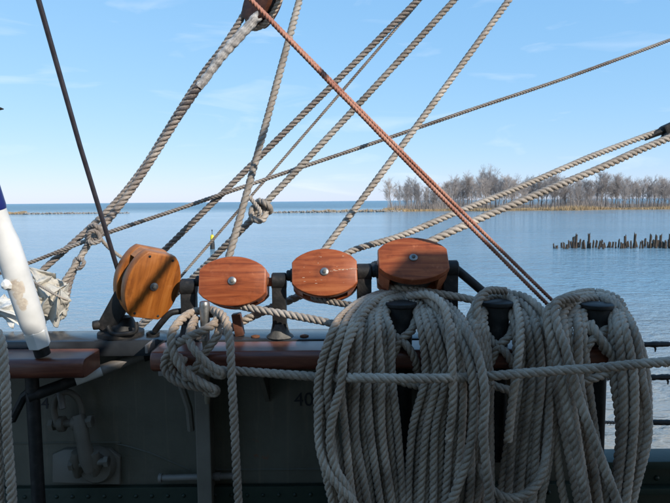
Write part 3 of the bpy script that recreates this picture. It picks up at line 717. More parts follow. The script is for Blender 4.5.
# white pole ---------------------------------------------------------------
t = thing('white_pole', P(41, 349, 1.42), 'leaning white pole with blue upper end and rust stain standing on short rail', 'pole')
def wp(a): return P(41+a*(-53), 349+a*(-163), 1.42-.10*a)
POLEM, nt_, b_ = new_mat('pole_paint')
tc_ = N(nt_, 'ShaderNodeTexCoord'); POLE_ROOT = P(41, 349, 1.42); base_col = N(nt_, 'ShaderNodeTexNoise', Scale=14, Detail=6)
nt_.links.new(tc_.outputs['Object'], base_col.inputs['Vector'])
rb_ = rampn(nt_, [(.3, (.60,.59,.56)), (.7, (.80,.79,.77))]); nt_.links.new(base_col.outputs['Fac'], rb_.inputs['Fac'])
acc_ = None
for (aa, dx, sz_) in ((.40, .004, .018), (.375, .012, .015), (.34, .004, .013), (.30, .008, .013), (.27, .006, .010)):
    cc = wp(aa)-POLE_ROOT+Vector((dx, -.029, 0))
    vm = N(nt_, 'ShaderNodeVectorMath', operation='DISTANCE'); vm.inputs[1].default_value = cc; nt_.links.new(tc_.outputs['Object'], vm.inputs[0])
    mr_ = N(nt_, 'ShaderNodeMapRange'); mr_.inputs['From Min'].default_value = sz_*1.5; mr_.inputs['From Max'].default_value = 0; nt_.links.new(vm.outputs['Value'], mr_.inputs['Value'])
    if acc_ is None: acc_ = mr_.outputs['Result']
    else:
        mm = N(nt_, 'ShaderNodeMath', operation='MAXIMUM'); nt_.links.new(acc_, mm.inputs[0]); nt_.links.new(mr_.outputs['Result'], mm.inputs[1]); acc_ = mm.outputs[0]
nz_ = N(nt_, 'ShaderNodeTexNoise', Scale=90, Detail=5, Roughness=.7); nt_.links.new(tc_.outputs['Object'], nz_.inputs['Vector'])
ad_ = N(nt_, 'ShaderNodeMath', operation='ADD'); nt_.links.new(acc_, ad_.inputs[0]); nt_.links.new(nz_.outputs['Fac'], ad_.inputs[1])
mk_ = rampn(nt_, [(.84, (0,0,0)), (1.02, (.6,.6,.6))]); nt_.links.new(ad_.outputs[0], mk_.inputs['Fac'])
st_ = rampn(nt_, [(.4, (.36,.22,.10)), (.6, (.60,.47,.31))]); nt_.links.new(nz_.outputs['Fac'], st_.inputs['Fac'])
mq_ = N(nt_, 'ShaderNodeMix', data_type='RGBA'); nt_.links.new(mk_.outputs['Color'], mq_.inputs['Factor']); nt_.links.new(rb_.outputs['Color'], mq_.inputs['A']); nt_.links.new(st_.outputs['Color'], mq_.inputs['B']); nt_.links.new(mq_.outputs['Result'], b_.inputs['Base Color'])
b_.inputs['Roughness'].default_value = .42
mb = MB(); mb.tube([wp(-.035), wp(.02)], .019, 14); link('foot', mb, IRON, t)
mb = MB(); mb.tube([wp(.015), wp(.02), wp(.11), wp(.12)], [.023,.026,.0275,.025], 6); link('hex_base', mb, WHITE, t, auto=25)
mb = MB(); mb.tube([wp(.115), wp(.15), wp(.2), wp(.5), wp(.66), wp(.74), wp(.855), wp(.87)], [.0255,.0285,.0295,.030,.0285,.0235,.0222,.0222], 20); link('tube', mb, POLEM, t)
mb = MB(); mb.tube([wp(.855), wp(.875), wp(1.0), wp(1.5)], [.0225,.0240,.0240,.023], 20); link('blue_section', mb, BLUE, t)
mb = MB(); q = wp(.385)+Vector((-.014, -.026, .008)); mb.lathe([(.006, -.01), (.014, 0), (.013, .010), (.006, .016)], q, 8, axis=(-.3,-1,.2)); link('knob', mb, WHITE, t)
# canvas bundle --------------------------------------------------------------
import mathutils.noise as mn
def crumple(mb, c, sx_, sy_, sz_, seed, amp=.35, M=None):
    bm = bmesh.new(); bmesh.ops.create_icosphere(bm, subdivisions=5, radius=1)
    for v in bm.verts:
        p = v.co.copy(); q = p*1.5+Vector((seed*3.1, seed, 0))
        f = abs(mn.noise(q))*1.5; g = abs(mn.noise(q*2.6+Vector((4,1,7))))*.8; h = mn.noise(q*6)*.15
        s = 1+amp*(.55-f)+amp*(.3-g)*.8+amp*h
        v.co = Vector((p.x*sx_*s, p.y*sy_*s, p.z*sz_*s)); 
        if M: v.co = M @ v.co
        v.co += c
    bm.verts.index_update(); mb.add([v.co.copy() for v in bm.verts], [tuple(v.index for v in f.verts) for f in bm.faces]); bm.free()
t = thing('canvas_bundle', P(40, 330, 1.72), 'crumpled beige canvas bundle lashed behind the white pole', 'canvas')
def pleats(pts, rads, k, amp, seed, n=90):
    mb = MB(); path = catmull(pts, .004); u = (path[1]-path[0]).normalized().orthogonal().normalized(); vs = []; m = len(path)
    for i, p in enumerate(path):
        tt = (path[min(i+1, m-1)]-path[max(i-1, 0)]).normalized(); u = (u-tt*u.dot(tt)).normalized(); b = tt.cross(u); f = i/(m-1)*(len(rads)-1); j = min(int(f), len(rads)-2); g = f-j; g = g*g*(3-2*g); r0 = rads[j]*(1-g)+rads[j+1]*g
        for q in range(n):
            a = 2*math.pi*q/n; w_ = mn.noise(Vector((math.cos(a)*.9, math.sin(a)*.9, i*.05+seed)))
            fold = abs(math.sin(k*a/2+3.2*w_+i*.03+seed))**.55+.22*abs(math.sin(k*1.5*a+5*w_+i*.05))
            big = mn.noise(Vector((math.cos(a)*1.2, math.sin(a)*1.2, i*.09+seed*2)))
            vs.append(p+(u*math.cos(a)+b*math.sin(a))*r0*(1-amp+amp*fold*1.4+.35*big))
    mb.add(vs, [(i*n+q, i*n+(q+1) % n, (i+1)*n+(q+1) % n, (i+1)*n+q) for i in range(m-1) for q in range(n)]+[tuple(range(n-1, -1, -1)), tuple(range((m-1)*n, m*n))])
    return mb
def facets(c, dims, seed, nplanes=15, M=None):
    """crumpled cloth: random flat facets meeting in crisp creases"""
    rnd = random.Random(seed); pl = []
    for _ in range(nplanes):
        v = Vector((rnd.gauss(0,1), rnd.gauss(0,1), rnd.gauss(0,1))).normalized(); pl.append((v, rnd.uniform(.55, 1.0)))
    bm = bmesh.new(); bmesh.ops.create_icosphere(bm, subdivisions=5, radius=1)
    for v in bm.verts:
        d = v.co.normalized(); r = 1.25
        for (n_, h) in pl:
            q = n_.dot(d)
            if q > .05: r = min(r, h/q)
        r += .07*mn.noise(d*3+Vector((seed, 0, 0)))+.05*abs(mn.noise(d*7+Vector((0, seed, 0))))-.10*max(0, .25-abs(mn.noise(d*2.2+Vector((seed*2, 1, 3)))))*4*.5
        co = Vector((d.x*dims[0], d.y*dims[1], d.z*dims[2]))*r
        v.co = c+((M @ co) if M else co)
    bm.verts.index_update(); mb = MB(); mb.add([v.co.copy() for v in bm.verts], [tuple(v.index for v in f.verts) for f in bm.faces]); bm.free(); return mb
def fan(c0, A, B, k, amp, seed, bulge=.02, nr=44, ns=90, thick=.0022):
    """cloth gathered at c0 and falling in pleats to the edge A-B"""
    vs = []; down = Vector((0, 0, -1))
    for i in range(nr+1):
        r = i/nr
        for j in range(ns+1):
            s_ = j/ns; w_ = mn.noise(Vector((s_*2.4, r*1.6, seed)))
            e = A+(B-A)*s_; e = e+(e-c0)*(.05*math.sin(s_*k*2.1+seed)+.06*mn.noise(Vector((s_*2.5, seed, 2))))
            rr = r**.85; p = c0+(e-c0)*rr
            ph = s_*k+.45*w_+.22*math.sin(r*3+seed)
            tri = abs((ph % 1)*2-1); tri = .5-.5*math.cos(math.pi*tri)
            d = amp*.62*(.25+.75*r**.6)*(tri-.5)*(1+.5*w_)+bulge*1.5*math.sin(math.pi*min(1, r*1.05))*math.sin(math.pi*s_)
            vs.append(p+Vector((.25*d, -d, .15*d))+Vector((0, 0, -.006*abs(mn.noise(Vector((s_*9, r*5, seed))))))+Vector((.5, -1, .2))*(.003*mn.noise(Vector((s_*3, r*5, seed+4)))))
    n = ns+1; m = len(vs); vs2 = [v+Vector((0, thick, 0)) for v in vs]; fs = []
    for i in range(nr):
        for j in range(ns): a_ = i*n+j; fs.append((a_, a_+1, a_+n+1, a_+n)); fs.append((m+a_, m+a_+n, m+a_+n+1, m+a_+1))
    for j in range(ns): fs.append((nr*n+j, nr*n+j+1, m+nr*n+j+1, m+nr*n+j)); fs.append((j, m+j, m+j+1, j+1))
    for i in range(nr): fs.append((i*n, (i+1)*n, m+(i+1)*n, m+i*n)); fs.append((i*n+ns, m+i*n+ns, m+(i+1)*n+ns, (i+1)*n+ns))
    mb = MB(); mb.add(vs+vs2, fs); return mb
for args in ((P(69, 283, 1.73), P(20, 304, 1.72), P(58, 326, 1.72), 2.6, .042, 1.7), (P(27, 266, 1.78), P(58, 274, 1.76), P(50, 306, 1.74), 1.8, .036, 4.2),
             (P(33, 276, 1.75), P(68, 292, 1.72), P(40, 316, 1.71), 2.3, .036, 7.9), (P(60, 288, 1.70), P(72, 300, 1.70), P(52, 327, 1.70), 1.7, .03, 9.4), (P(52, 276, 1.74), P(26, 280, 1.74), P(34, 300, 1.73), 1.6, .03, 12.1)):
    link('fold', fan(*args), CANVAS, t, auto=0)
for (p_, y_, Y_, d_, sd_) in ((48, 290, 1.77, (.046,.03,.034), 2.2), (44, 308, 1.755, (.04,.03,.03), 5.4), (58, 304, 1.75, (.025,.025,.04), 8.3)):
    mb = MB(); crumple(mb, P(p_, y_, Y_), *d_, sd_, .45); link('fold', mb, CANVAS, t, auto=0)
rope('lashing', px((30, 280, 1.70), (44, 288, 1.68), (58, 296, 1.67), (68, 300, 1.69)), .008, ROPE2, t, npl=4)
t = thing('white_cloth', P(8, 330, 1.7), 'pale cloth heap on the cap left of the white pole', 'cloth')
PCL = simple('pale_cloth', (.5,.49,.45), (.68,.66,.62), 12, .9)
for args in ((P(24, 298, 1.70), P(-22, 298, 1.68), P(14, 327, 1.67), 2.2, .036, 3.1), (P(-16, 302, 1.69), P(22, 308, 1.67), P(26, 329, 1.66), 1.8, .03, 6.6), (P(4, 294, 1.72), P(-20, 318, 1.70), P(24, 318, 1.69), 1.7, .03, 8.8)):
    link('fold', fan(*args), PCL, t, auto=0)

# ================================================================= blocks
def barrel(a, b, e, n=12):
    """barrel outline, x half length a, z half height b in the middle and e at the ends"""
    pts = []; k = (a*a-(b-e)**2)/(2*(b-e)); rad = k+(b-e); ang = math.asin(min(1, a/rad))
    for i in range(n+1):
        t_ = -ang+2*ang*i/n; pts.append((rad*math.sin(t_), b-rad+rad*math.cos(t_)))
    up = pts; dn = [(x, -z) for (x, z) in reversed(pts)]
    # small chamfer of the corners
    def ch(l):
        (x0, z0), (x1, z1) = l[0], l[-1]
        return [(x0+.000, z0-.004), (x0+.003, z0)]+l[1:-1]+[(x1-.003, z1), (x1, z1-.004)]
    return ch(up)+[(x, -z) for (x, z) in reversed(ch(up))]
def block(name, M, a, b, e, wood, label, th=.088, cheek=.026, axis='X', group=None, lines=True):
    """rope block: two cheeks, end pieces, sheave, pin. local x = long axis, z = height, y = thickness"""
    t = thing(name, M @ Vector((0, 0, -b)), label, 'block', group)
    out = barrel(a, b, e)
    if axis == 'Z': out = [(-z, x) for (x, z) in out]
    def lk(nm, mb, mat, **kw): return link(nm, mb, mat, t, **kw)
    M4 = M
    for y0, y1 in ((-th/2, -th/2+cheek), (th/2-cheek, th/2)):
        mb = MB(); mb.prism(out, y0, y1, .005, M4); o = link('cheek', mb, wood, t, auto=35)
        # keep grain aligned with the block: bake local frame
        loc = M4.translation; o.data.transform(Matrix.Translation(-(loc-LOC[t.name]))); o.data.transform(M4.to_3x3().inverted().to_4x4()); o.matrix_local = Matrix.Translation(loc-LOC[t.name]) @ M4.to_3x3().to_4x4()
    for s_ in (-1, 1):
        raw = barrel(a, b, e); xs0 = .70*a
        kk = (a*a-(b-e)**2)/(2*(b-e)); rad_ = kk+(b-e); zb_ = b-rad_+math.sqrt(rad_*rad_-xs0*xs0)
        half = [(x*.985, z*.97) for (x, z) in raw if x > xs0]+[(xs0, zb_*.97), (xs0, -zb_*.97)]
        mx_ = sum(p[0] for p in half)/len(half); half.sort(key=lambda p: math.atan2(p[1], p[0]-mx_)); half = [(s_*x, z) for (x, z) in half]
        if axis == 'Z': half = [(-z, x) for (x, z) in half]
        mb = MB(); mb.prism(half, -th/2+cheek+.0004, th/2-cheek-.0004, 0, M4); lk('end_piece', mb, wood, smooth=False)
    ay = M4.to_3x3() @ Vector((0, 1, 0)); c = M4.translation; g = th/2-cheek-.002; r = b*.86
    mb = MB(); mb.lathe([(r, -g), (r*.92, -g*.3), (r*.92, g*.3), (r, g)], c, 28, axis=ay); lk('sheave', mb, IRONW)
    mb = MB(); mb.lathe([(.011, 0), (.011, .0025), (.009, .004)], c-ay*(th/2), 16, axis=-ay); bo = lk('pin_plate', mb, STEEL)
    mb = MB(); mb.lathe([(.005, 0), (.005, .003), (.003, .0045)], c-ay*(th/2+.004), 10, axis=-ay); link('pin_head', mb, IRONW, bo)
    return t
def bM(p, py, Y, tilt, yaw=0, roll=0):
    return Matrix.Translation(P(p, py, Y)) @ (Matrix.Rotation(R(yaw), 3, 'Z') @ Matrix.Rotation(R(-tilt), 3, 'X') @ Matrix.Rotation(R(roll), 3, 'Y')).to_4x4()
YB = 1.545
sB = (YB-.04)/F
block('pulley_block', bM(235, 283.5, YB, 17, 0, 0), 34*sB, 25.6*sB, 13*sB, WRED, 'red wooden block between iron uprights, behind the lone steel belaying pin')
block('pulley_block', bM(324.8, 276.5, YB, 24, 0, -1), 33*sB, 25.2*sB, 12.5*sB, WRED, 'red wooden block with a long scratch beside its bolt, the middle of three')
block('pulley_block', bM(411.5, 268.8, YB, 42, 0, 0), 35.3*sB, 27*sB, 13*sB, WRED, 'red wooden block tipped far back, beside the diagonal iron strut', th=.10)
# scratch on the middle block
M2 = bM(324.8, 276.5, YB, 24, 0, -1); mid = [o for o in bpy.data.objects if o.get('label', '').startswith('red wooden block with a long scratch')][0]
random.seed(4); mb = MB()
for k in range(16):
    xx = .014+k*.0045; zz = .002+.004*k/16+random.uniform(-.0015, .0015); ww = random.uniform(.002, .006); hh = random.uniform(.0004, .0016)
    mb.box((xx, -.0445, zz-hh), (xx+ww, -.0438, zz+hh), M2)
for k in range(14):
    xx = random.uniform(-.06, .06); zz = random.uniform(-.04, .045); mb.box((xx, -.0444, zz), (xx+random.uniform(.001, .006), -.0438, zz+random.uniform(.0006, .0016)), M2)
link('scratch', mb, simple('bare_wood', (.45,.27,.17), (.6,.42,.30), 60, .8), mid, smooth=False)
# orange block
MO = bM(147, 281.5, 1.565, -9, 37, 14)
ob = block('pulley_block', MO, 34.5*sB, 28.5*sB, 16*sB, WORA, 'large orange wooden block tilted on a black swivel at the bulwark cap', th=.106, cheek=.038, axis='Z')
mb = MB(); 
for (lx, lz) in ((-.034, .072), (.034, .072), (-.034, -.072), (.034, -.072)):   # corner plugs
    q = MO @ Vector((lx*.95, -.0525, lz*1.08)); ay = MO.to_3x3() @ Vector((0,-1,0)); m_ = MB(); m_.lathe([(.0035, 0), (.0035, .002), (.002, .0025)], q-ay*.0005, 8, axis=ay); link('plug', m_, IRON, ob)
# black swivel fitting under the orange block
zc = RZ
t = thing('swivel_fitting', P(120, 336, 1.58), 'black iron swivel fitting holding the orange block on the cap', 'fitting')
q = P(121, 331, 1.58); mb = MB(); mb.lathe([(.062, 0), (.062, .010), (.045, .018), (.034, .045), (.03, .05)], (q.x, 1.58, RZ+.0005), 18); link('base', mb, IRON, t)
for dy in (-.034, .034):
    mb = MB(); mb.bbox((-.026, -.009, -.06), (.026, .009, .055), .006, Matrix.Translation(P(115, 312, 1.585+dy)) @ Matrix.Rotation(R(30), 4, 'Y')); link('arm_plate', mb, IRON, t)
mb = MB(); mb.bbox((-.017, -.024, -.055), (.017, .024, .03), .008, Matrix.Translation(P(115, 314, 1.585)) @ Matrix.Rotation(R(30), 4, 'Y')); link('tongue', mb, IRON, t)
mb = MB(); mb.tube(catmull(px((108, 326, 1.53), (112, 333, 1.525), (124, 334, 1.52), (136, 331, 1.525), (136, 322, 1.53)), .006), .006, 8); link('shackle_bow', mb, IRON, t)
mb = MB(); mb.lathe([(.004,-.012),(.012,-.010),(.013,.0),(.012,.010),(.004,.012)], P(97, 325, 1.55), 10, axis=(1,.2,.1)); mb.tube([P(94,325,1.55), P(112,325,1.56)], .007, 8); link('bolt', mb, IRON, t)
mb = MB(); mb.tube(catmull(px((155, 331, 1.55), (162, 322, 1.54), (171, 313, 1.54), (182, 311, 1.55)), .008), .0085, 10); mb.lathe([(.018, 0), (.018, .008), (.010, .012)], (P(153,333,1.57).x, 1.57, RZ+.0005), 14); tag(link('iron_hook', mb, IRON), 'curved black iron hook on the cap next to the orange block', 'hook')

# iron uprights ------------------------------------------------------------
GU = 'iron uprights between the red blocks'
def upright(p, ytop, wpx, label, worn=False, strut=False):
    top = P(p, ytop, YB); x0 = top.x; h = wpx/2*YB/F; t = thing('iron_upright', (x0, YB, RZ), label, 'upright', GU)
    mb = MB(); mb.bbox((x0-h, YB-.016, RZ+.02), (x0+h, YB+.016, top.z-h*.9), .004); link('bar', mb, IRON, t)
    mb = MB(); mb.lathe([(.020, -h*1.05), (.023, -h*.9), (.023, h*.9), (.020, h*1.05)], (x0, YB, top.z-.022), 18, axis=(1,0,0)); link('boss', mb, IRON, t)
    mb = MB(); mb.lathe([(h*2.0, 0), (h*1.9, .003), (h*1.4, .010), (h*1.22, .024), (h*1.08, .036)], (x0, YB, RZ+.0005), 16); link('foot', mb, IRONW if worn else IRON, t)
    if worn:
        for s_ in (-1, 1):
            mb = MB(); mb.lathe([(.012, 0), (.012, .003), (.006, .005)], (x0+s_*.066, YB-.005, RZ+.0005), 10); link('bolt_head', mb, RUST, t)
    if strut:
        mb = MB(); mb.tube(catmull(px((p+3, ytop+6, YB), (p+14, ytop+15, YB), (p+40, ytop+37, YB), (p+62, ytop+54, YB+.01)), .02), .012, 10); link('strut', mb, IRON, t)
    return top
upright(188.5, 279, 15, 'black iron upright closest to the orange block')
upright(279, 273, 14, 'black iron upright with a worn grey foot, between two red blocks', worn=True)
upright(364, 264, 14.5, 'black iron upright beside the tipped red block, rising from behind the coil')
upright(450, 260.5, 15, 'black iron upright with a diagonal strut', strut=True)
# axle stubs
def stub(p0, y0, p1, y1, r, label):
    mb = MB(); a, b = P(p0, y0, YB), P(p1, y1, YB); mb.lathe([(r*.8, 0), (r, .003), (r, (b-a).length*.6), (r*1.25, (b-a).length*.62), (r*1.25, (b-a).length)], a, 14, axis=b-a)
    return tag(link('axle_stub', mb, IRON), label, 'axle', 'iron axle stubs of the red blocks')
for args in ((196, 281, 203, 281, .015, 'short black axle from the first upright into the nearest red block'),
             (286.5, 275.5, 293, 275.5, .015, 'short black axle entering the scratched middle block'),
             (371, 272, 378, 271, .016, 'short black axle entering the tipped block')): stub(*args)
for (p0, y0, p1, y1, lb) in ((267, 282, 272, 281, 'rusty spacer between the first red block and the worn upright'), (355, 277, 357, 276, 'rusty spacer beside the scratched block'), (444, 268, 443, 268, 'x')):
    if lb == 'x': continue
    mb = MB(); mb.lathe([(.012, 0), (.012, .014)], P(p0, y0, YB), 12, axis=(1,0,0)); tag(link('axle_spacer', mb, RUST), lb, 'spacer')
q = P(240, 325, 1.56); mb = MB(); mb.bbox((-.012,-.014,0), (.012,.014,.062), .003, Matrix.Translation((q.x, 1.56, RZ+.0005)) @ Matrix.Rotation(R(-9), 4, 'Y')); tag(link('wooden_chock', mb, WEND), 'small brown wooden chock under the first red block', 'chock')

# ================================================================= running rigging
D = .0225
def taut(a, b, ext=1.2, sg=.004, tail=None):
    """a rope under load: straight from pixel a to pixel b, carried on past b out of the view"""
    A, B = P(*a), P(*b); out = sag(A, B, sg, 7); d = B-A
    return (px(*tail) if tail else [])+out+[B+d*(ext*.5), B+d*ext]
def rp(name, pts, dia, mat, label, **kw): return rope(name, px(*pts) if isinstance(pts[0], tuple) else pts, dia, mat, label=label, **kw)
# ropes up to the sky
rp('rope', taut((227.5, 262, 1.56), (299.5, 0, 1.78)), .0225, ROPE2, 'tan rope rising steeply out of the first red block', rpp=9, npl=5)
rp('rope', taut((118, 295, 1.97), (418, 0, 2.05)), .0235, ROPE3, 'grey rope slanting up from behind the orange block, thicker of the close pair', rpp=9, npl=5)
rp('thin_rope', taut((125, 340, 2.12), (420.5, 0, 2.14)), .0115, ROPE3, 'thin dark rope slanting up close beside a thicker grey rope', rpp=7, npl=4)
rp('knotted_rope', taut((261, 208, 1.78), (454.5, 0, 1.93), tail=[(140, 327, 1.86), (180, 290, 1.83), (215, 256, 1.80), (250, 221, 1.78)]), .0225, ROPE2, 'tan rope slanting up with a lumpy knot in front of the breakwater', rpp=9, npl=5)
kt = thing('rope_knot', P(263, 216, 1.77), 'lumpy knot of tan rope with a short end standing up', 'knot')
rope('turn', px((258, 205, 1.775), (252, 210, 1.76), (254, 219, 1.75), (262, 220, 1.755), (266, 212, 1.77), (262, 204, 1.79), (255, 208, 1.80), (252, 216, 1.79)), .022, ROPE2, kt)
rope('turn', px((257, 203, 1.80), (260, 201, 1.77), (266, 204, 1.755), (270, 208, 1.765), (269, 212, 1.785), (263, 208, 1.80)), .020, ROPE2, kt)
rope('turn', px((258, 218, 1.755), (260, 211, 1.742), (256, 205, 1.752), (252, 200, 1.76), (249.5, 196.5, 1.762)), .014, ROPE2, kt)
rp('rope', taut((318, 258, 1.58), (509, 0, 1.77)), .0205, ROPE2, 'tan rope rising from the scratched middle block', rpp=9, npl=5)
# pair running to the black block at upper right
rp('rope', [(330, 270, 1.64), (346, 254, 1.64), (400, 236, 1.68), (460, 211, 1.74), (520, 187, 1.80), (590, 157, 1.87), (640, 138, 1.92), (668, 128, 1.95)], .0205, ROPE2, 'thinner upper rope of the pair leading to the black block', rpp=9, npl=5)
rp('rope', [(218, 336, 1.60), (245, 320, 1.60), (290, 300, 1.61), (340, 279, 1.61), (366, 269, 1.62), (420, 246, 1.65), (470, 223, 1.69), (540, 193, 1.75), (600, 168, 1.80), (640, 150, 1.84), (690, 129, 1.88), (1150, -72, 2.25)], .0248, ROPE2, 'thicker lower rope of the pair, passing behind the red blocks', rpp=9, npl=5)
t = thing('black_block', P(668, 138, 1.93), 'black rigging block where the two tan ropes meet', 'block')
mb = MB(); mb.bbox((-.035,-.02,-.022), (.12,.02,.022), .008, Matrix.Translation(P(673, 128.5, 1.93)) @ Matrix.Rotation(R(-24), 4, 'Y')); link('shell', mb, IRON, t)
mb = MB(); mb.tube(px((645, 140, 1.93), (655, 134, 1.93), (664, 130, 1.93)), [.003,.010,.013], 8); link('tail', mb, IRON, t)
rope('pendant', px((676, 127, 1.93), (760, 92, 1.98), (1150, -70, 2.3)), .024, ROPE3, t, npl=5, rpp=9)
mb = MB(); mb.lathe([(.008,-.03),(.012,-.028),(.012,.028),(.008,.03)], P(666.5, 137, 1.9), 10, axis=(.3,1,.0)); link('pin', mb, IRON, t)
# long thin stay across
rp('stay_wire', [(-300, 380, 1.86), (-60, 294, 1.90), (0, 273, 1.90), (30, 262.5, 1.9), (100, 235.5, 1.92), (180, 208.5, 1.95), (250, 184.5, 2.0), (320, 161, 2.05), (400, 134, 2.1), (470, 110, 2.15), (560, 80, 2.2), (670, 40, 2.3), (740, 14, 2.35), (1000, -82, 2.5)], .0150, ROPE3, 'thin taut grey stay running across the whole view', rpp=7, npl=4)
# dark rod into the orange block
mb = MB(); mb.tube(px((122.5, 288, 1.60), (120.5, 279, 1.59), (105, 228, 1.53), (80, 146, 1.47), (38, -2, 1.36), (-60, -350, 1.15)), .0062, 10); tag(link('stay_rod', mb, SLATE), 'thin dark smooth rod dropping into the orange block', 'rod')
# shroud with strop and block at top
rp('shroud_rope', [(255, -14, 2.02), (246, 10, 2.02), (225, 44, 2.02), (204, 72, 2.03), (178, 112, 2.03), (140, 172, 2.02), (112, 206, 2.0), (82, 235, 1.97), (45, 268, 1.93), (20, 292, 1.9)], .0235, ROPE3, 'dark shroud rope running down from the block overhead to the canvas', rpp=9, npl=5)
sh = thing('shroud', P(45, 318, 1.9), 'shroud rope with white frayed serving below the overhead block', 'rope')
rope('lay', px((197, 88, 1.985), (178, 117, 1.985), (146, 168, 1.985), (120, 205, 1.965), (97, 233, 1.93)), .0285, ROPE3, sh, rpp=9, npl=5)
rope('tail', px((96, 232, 1.92), (84, 252, 1.89), (72, 270, 1.86), (56, 294, 1.84), (45, 313, 1.83), (42, 330, 1.83)), .021, ROPE2, sh, rpp=9, npl=5)
rope('tail', px((93, 235, 1.925), (78, 262, 1.895), (70, 282, 1.86), (66, 300, 1.84), (60, 318, 1.84)), .021, ROPE3, sh, rpp=9, npl=5)
mb = MB(); pts = catmull(px((262, 12, 1.98), (247, 28, 1.98), (222, 56, 1.98), (199, 87, 1.982)), .004); random.seed(2)
vs = []; n = 16
u0 = (pts[1]-pts[0]).normalized().orthogonal().normalized()
for i, p_ in enumerate(pts):
    tt = (pts[min(i+1,len(pts)-1)]-pts[max(i-1,0)]).normalized(); u0 = (u0-tt*u0.dot(tt)).normalized(); bb = tt.cross(u0); fr_ = i/(len(pts)-1)
    rr = .0135+.0040*math.sin(math.pi*min(1, fr_*1.1+.1))*(1-.3*fr_)
    for k in range(n):
        a = 2*math.pi*k/n; nn = mn.noise(Vector((math.cos(a)*1.4, math.sin(a)*1.4, i*.16+3)))+.5*mn.noise(Vector((math.cos(a)*3, math.sin(a)*3, i*.45)))
        vs.append(p_+(u0*math.cos(a)+bb*math.sin(a))*rr*(1+.20*nn+.05*math.sin(i*.9-a)+.08*mn.noise(Vector((a*2.2, i*.9, 5)))))
fs = [(i*n+k, i*n+(k+1)%n, (i+1)*n+(k+1)%n, (i+1)*n+k) for i in range(len(pts)-1) for k in range(n)]
rf_ = random.Random(6)
for _ in range(900):
    i = rf_.randrange(len(pts)); k = rf_.randrange(n); q = vs[i*n+k]; d = (q-pts[i]).normalized(); tt = (pts[min(i+1,len(pts)-1)]-pts[max(i-1,0)]).normalized()
    e = q+(d*rf_.uniform(.3, 1)+tt*rf_.uniform(-1.2, 1.2)).normalized()*rf_.uniform(.004, .014); w_ = tt.cross(d)*.0004; k0 = len(vs); vs += [q-w_, q+w_, e]; fs.append((k0, k0+1, k0+2))
mb.add(vs, fs); link('serving', mb, SERV, sh, auto=0)
ROPEB = rope_mat('rope_dark_brown', (.05,.038,.038), (.10,.08,.078), (.17,.145,.14))
rope('dark_part', px((201, 83, 1.984), (190, 99, 1.984), (177, 118, 1.985)), .0305, ROPEB, sh, npl=5, rpp=9)  # stretch of the shroud in a darker rope colour
kn = thing('lashing_knot', P(94, 245, 1.9), 'dark lashing knot joining shroud and stay in front of the thin rod', 'knot')
rope('turn', px((88, 228, 1.90), (96, 226, 1.88), (101, 232, 1.89), (96, 240, 1.89), (88, 238, 1.90), (90, 230, 1.92), (99, 228, 1.93)), .017, ROPE3, kn)
rope('turn', px((86, 236, 1.89), (92, 243, 1.87), (100, 240, 1.88), (97, 232, 1.88), (90, 232, 1.87), (88, 242, 1.88), (84, 250, 1.89)), .016, ROPE3, kn)
rope('turn', px((78, 258, 1.87), (84, 262, 1.86), (80, 268, 1.86), (74, 266, 1.88), (76, 259, 1.89), (83, 258, 1.88)), .014, ROPE3, kn)
rope('end', px((100, 238, 1.92), (108, 247, 1.95), (121, 257, 1.98), (130, 262, 2.0)), .013, ROPE2, kn)
# block overhead
t = thing('overhead_block', P(262, 18, 2.0), 'dark wooden block in a rope strop at the head of the shroud', 'block')
MT = Matrix.Translation(P(263, 2, 2.0)) @ (Matrix.Rotation(R(-32), 3, 'Z') @ Matrix.Rotation(R(36), 3, 'Y')).to_4x4()
out = [(-z, x) for (x, z) in barrel(.075, .05, .03)]
for y0, y1 in ((-.035, -.013), (.013, .035)):
    mb = MB(); mb.prism(out, y0, y1, .004, MT); link('cheek', mb, WEND, t, auto=35)
mb = MB(); mb.lathe([(.042,-.012),(.038,0),(.042,.012)], MT.translation, 20, axis=MT.to_3x3() @ Vector((0,1,0))); link('sheave', mb, IRON, t)
rope('strop', [MT @ Vector(q) for q in ((-.052,0,.10), (-.060,0,.03), (-.052,0,-.04), (-.026,0,-.078), (0,0,-.09), (.026,0,-.078), (.052,0,-.04), (.060,0,.03), (.052,0,.10))], .021, ROPE, t)
q = MT @ Vector((0, 0, .085)); rope('pendant', [q, q+Vector((.35, .12, .62)), q+Vector((1.4, .5, 2.5))], .024, ROPE3, t, npl=5, rpp=9)
# tip of a dark fitting at the left edge
t = thing('masthead_fitting', P(-6, 108, 2.2), 'tip of a small dark spiked fitting in the sky beside the rod', 'fitting')
mb = MB(); mb.lathe([(.004,-.045),(.022,-.03),(.028,0),(.022,.03),(.004,.045)], P(-8.5, 108, 2.2), 10); link('body', mb, IRON, t)
mb = MB(); mb.tube(px((-5, 108, 2.2), (3.6, 109, 2.2)), [.012, .002], 6); link('spike', mb, IRON, t)
mb = MB(); mb.tube(px((-6, 108, 2.2), (-60, 60, 2.25)), .006, 8); link('stem', mb, IRON, t)
# red rope pair
rp('red_rope', taut((560, 317, 1.54), (250.5, 0, 1.34), ext=.9), .0115, ROPER, 'front red-brown line crossing the whole sky down to the coils', rpp=8, npl=4)
rp('red_rope', taut((566, 314, 1.555), (251, -.5, 1.36), ext=.9), .0108, ROPER, 'second red-brown line hidden against the first and parting from it downward', rpp=8, npl=4)
rp('red_rope', [(228, -24, 1.235), (252, .5, 1.235), (302, 52, 1.262)], .0108, ROPER, 'short upper part of red line twisted with the long one', rpp=8, npl=4) if False else None
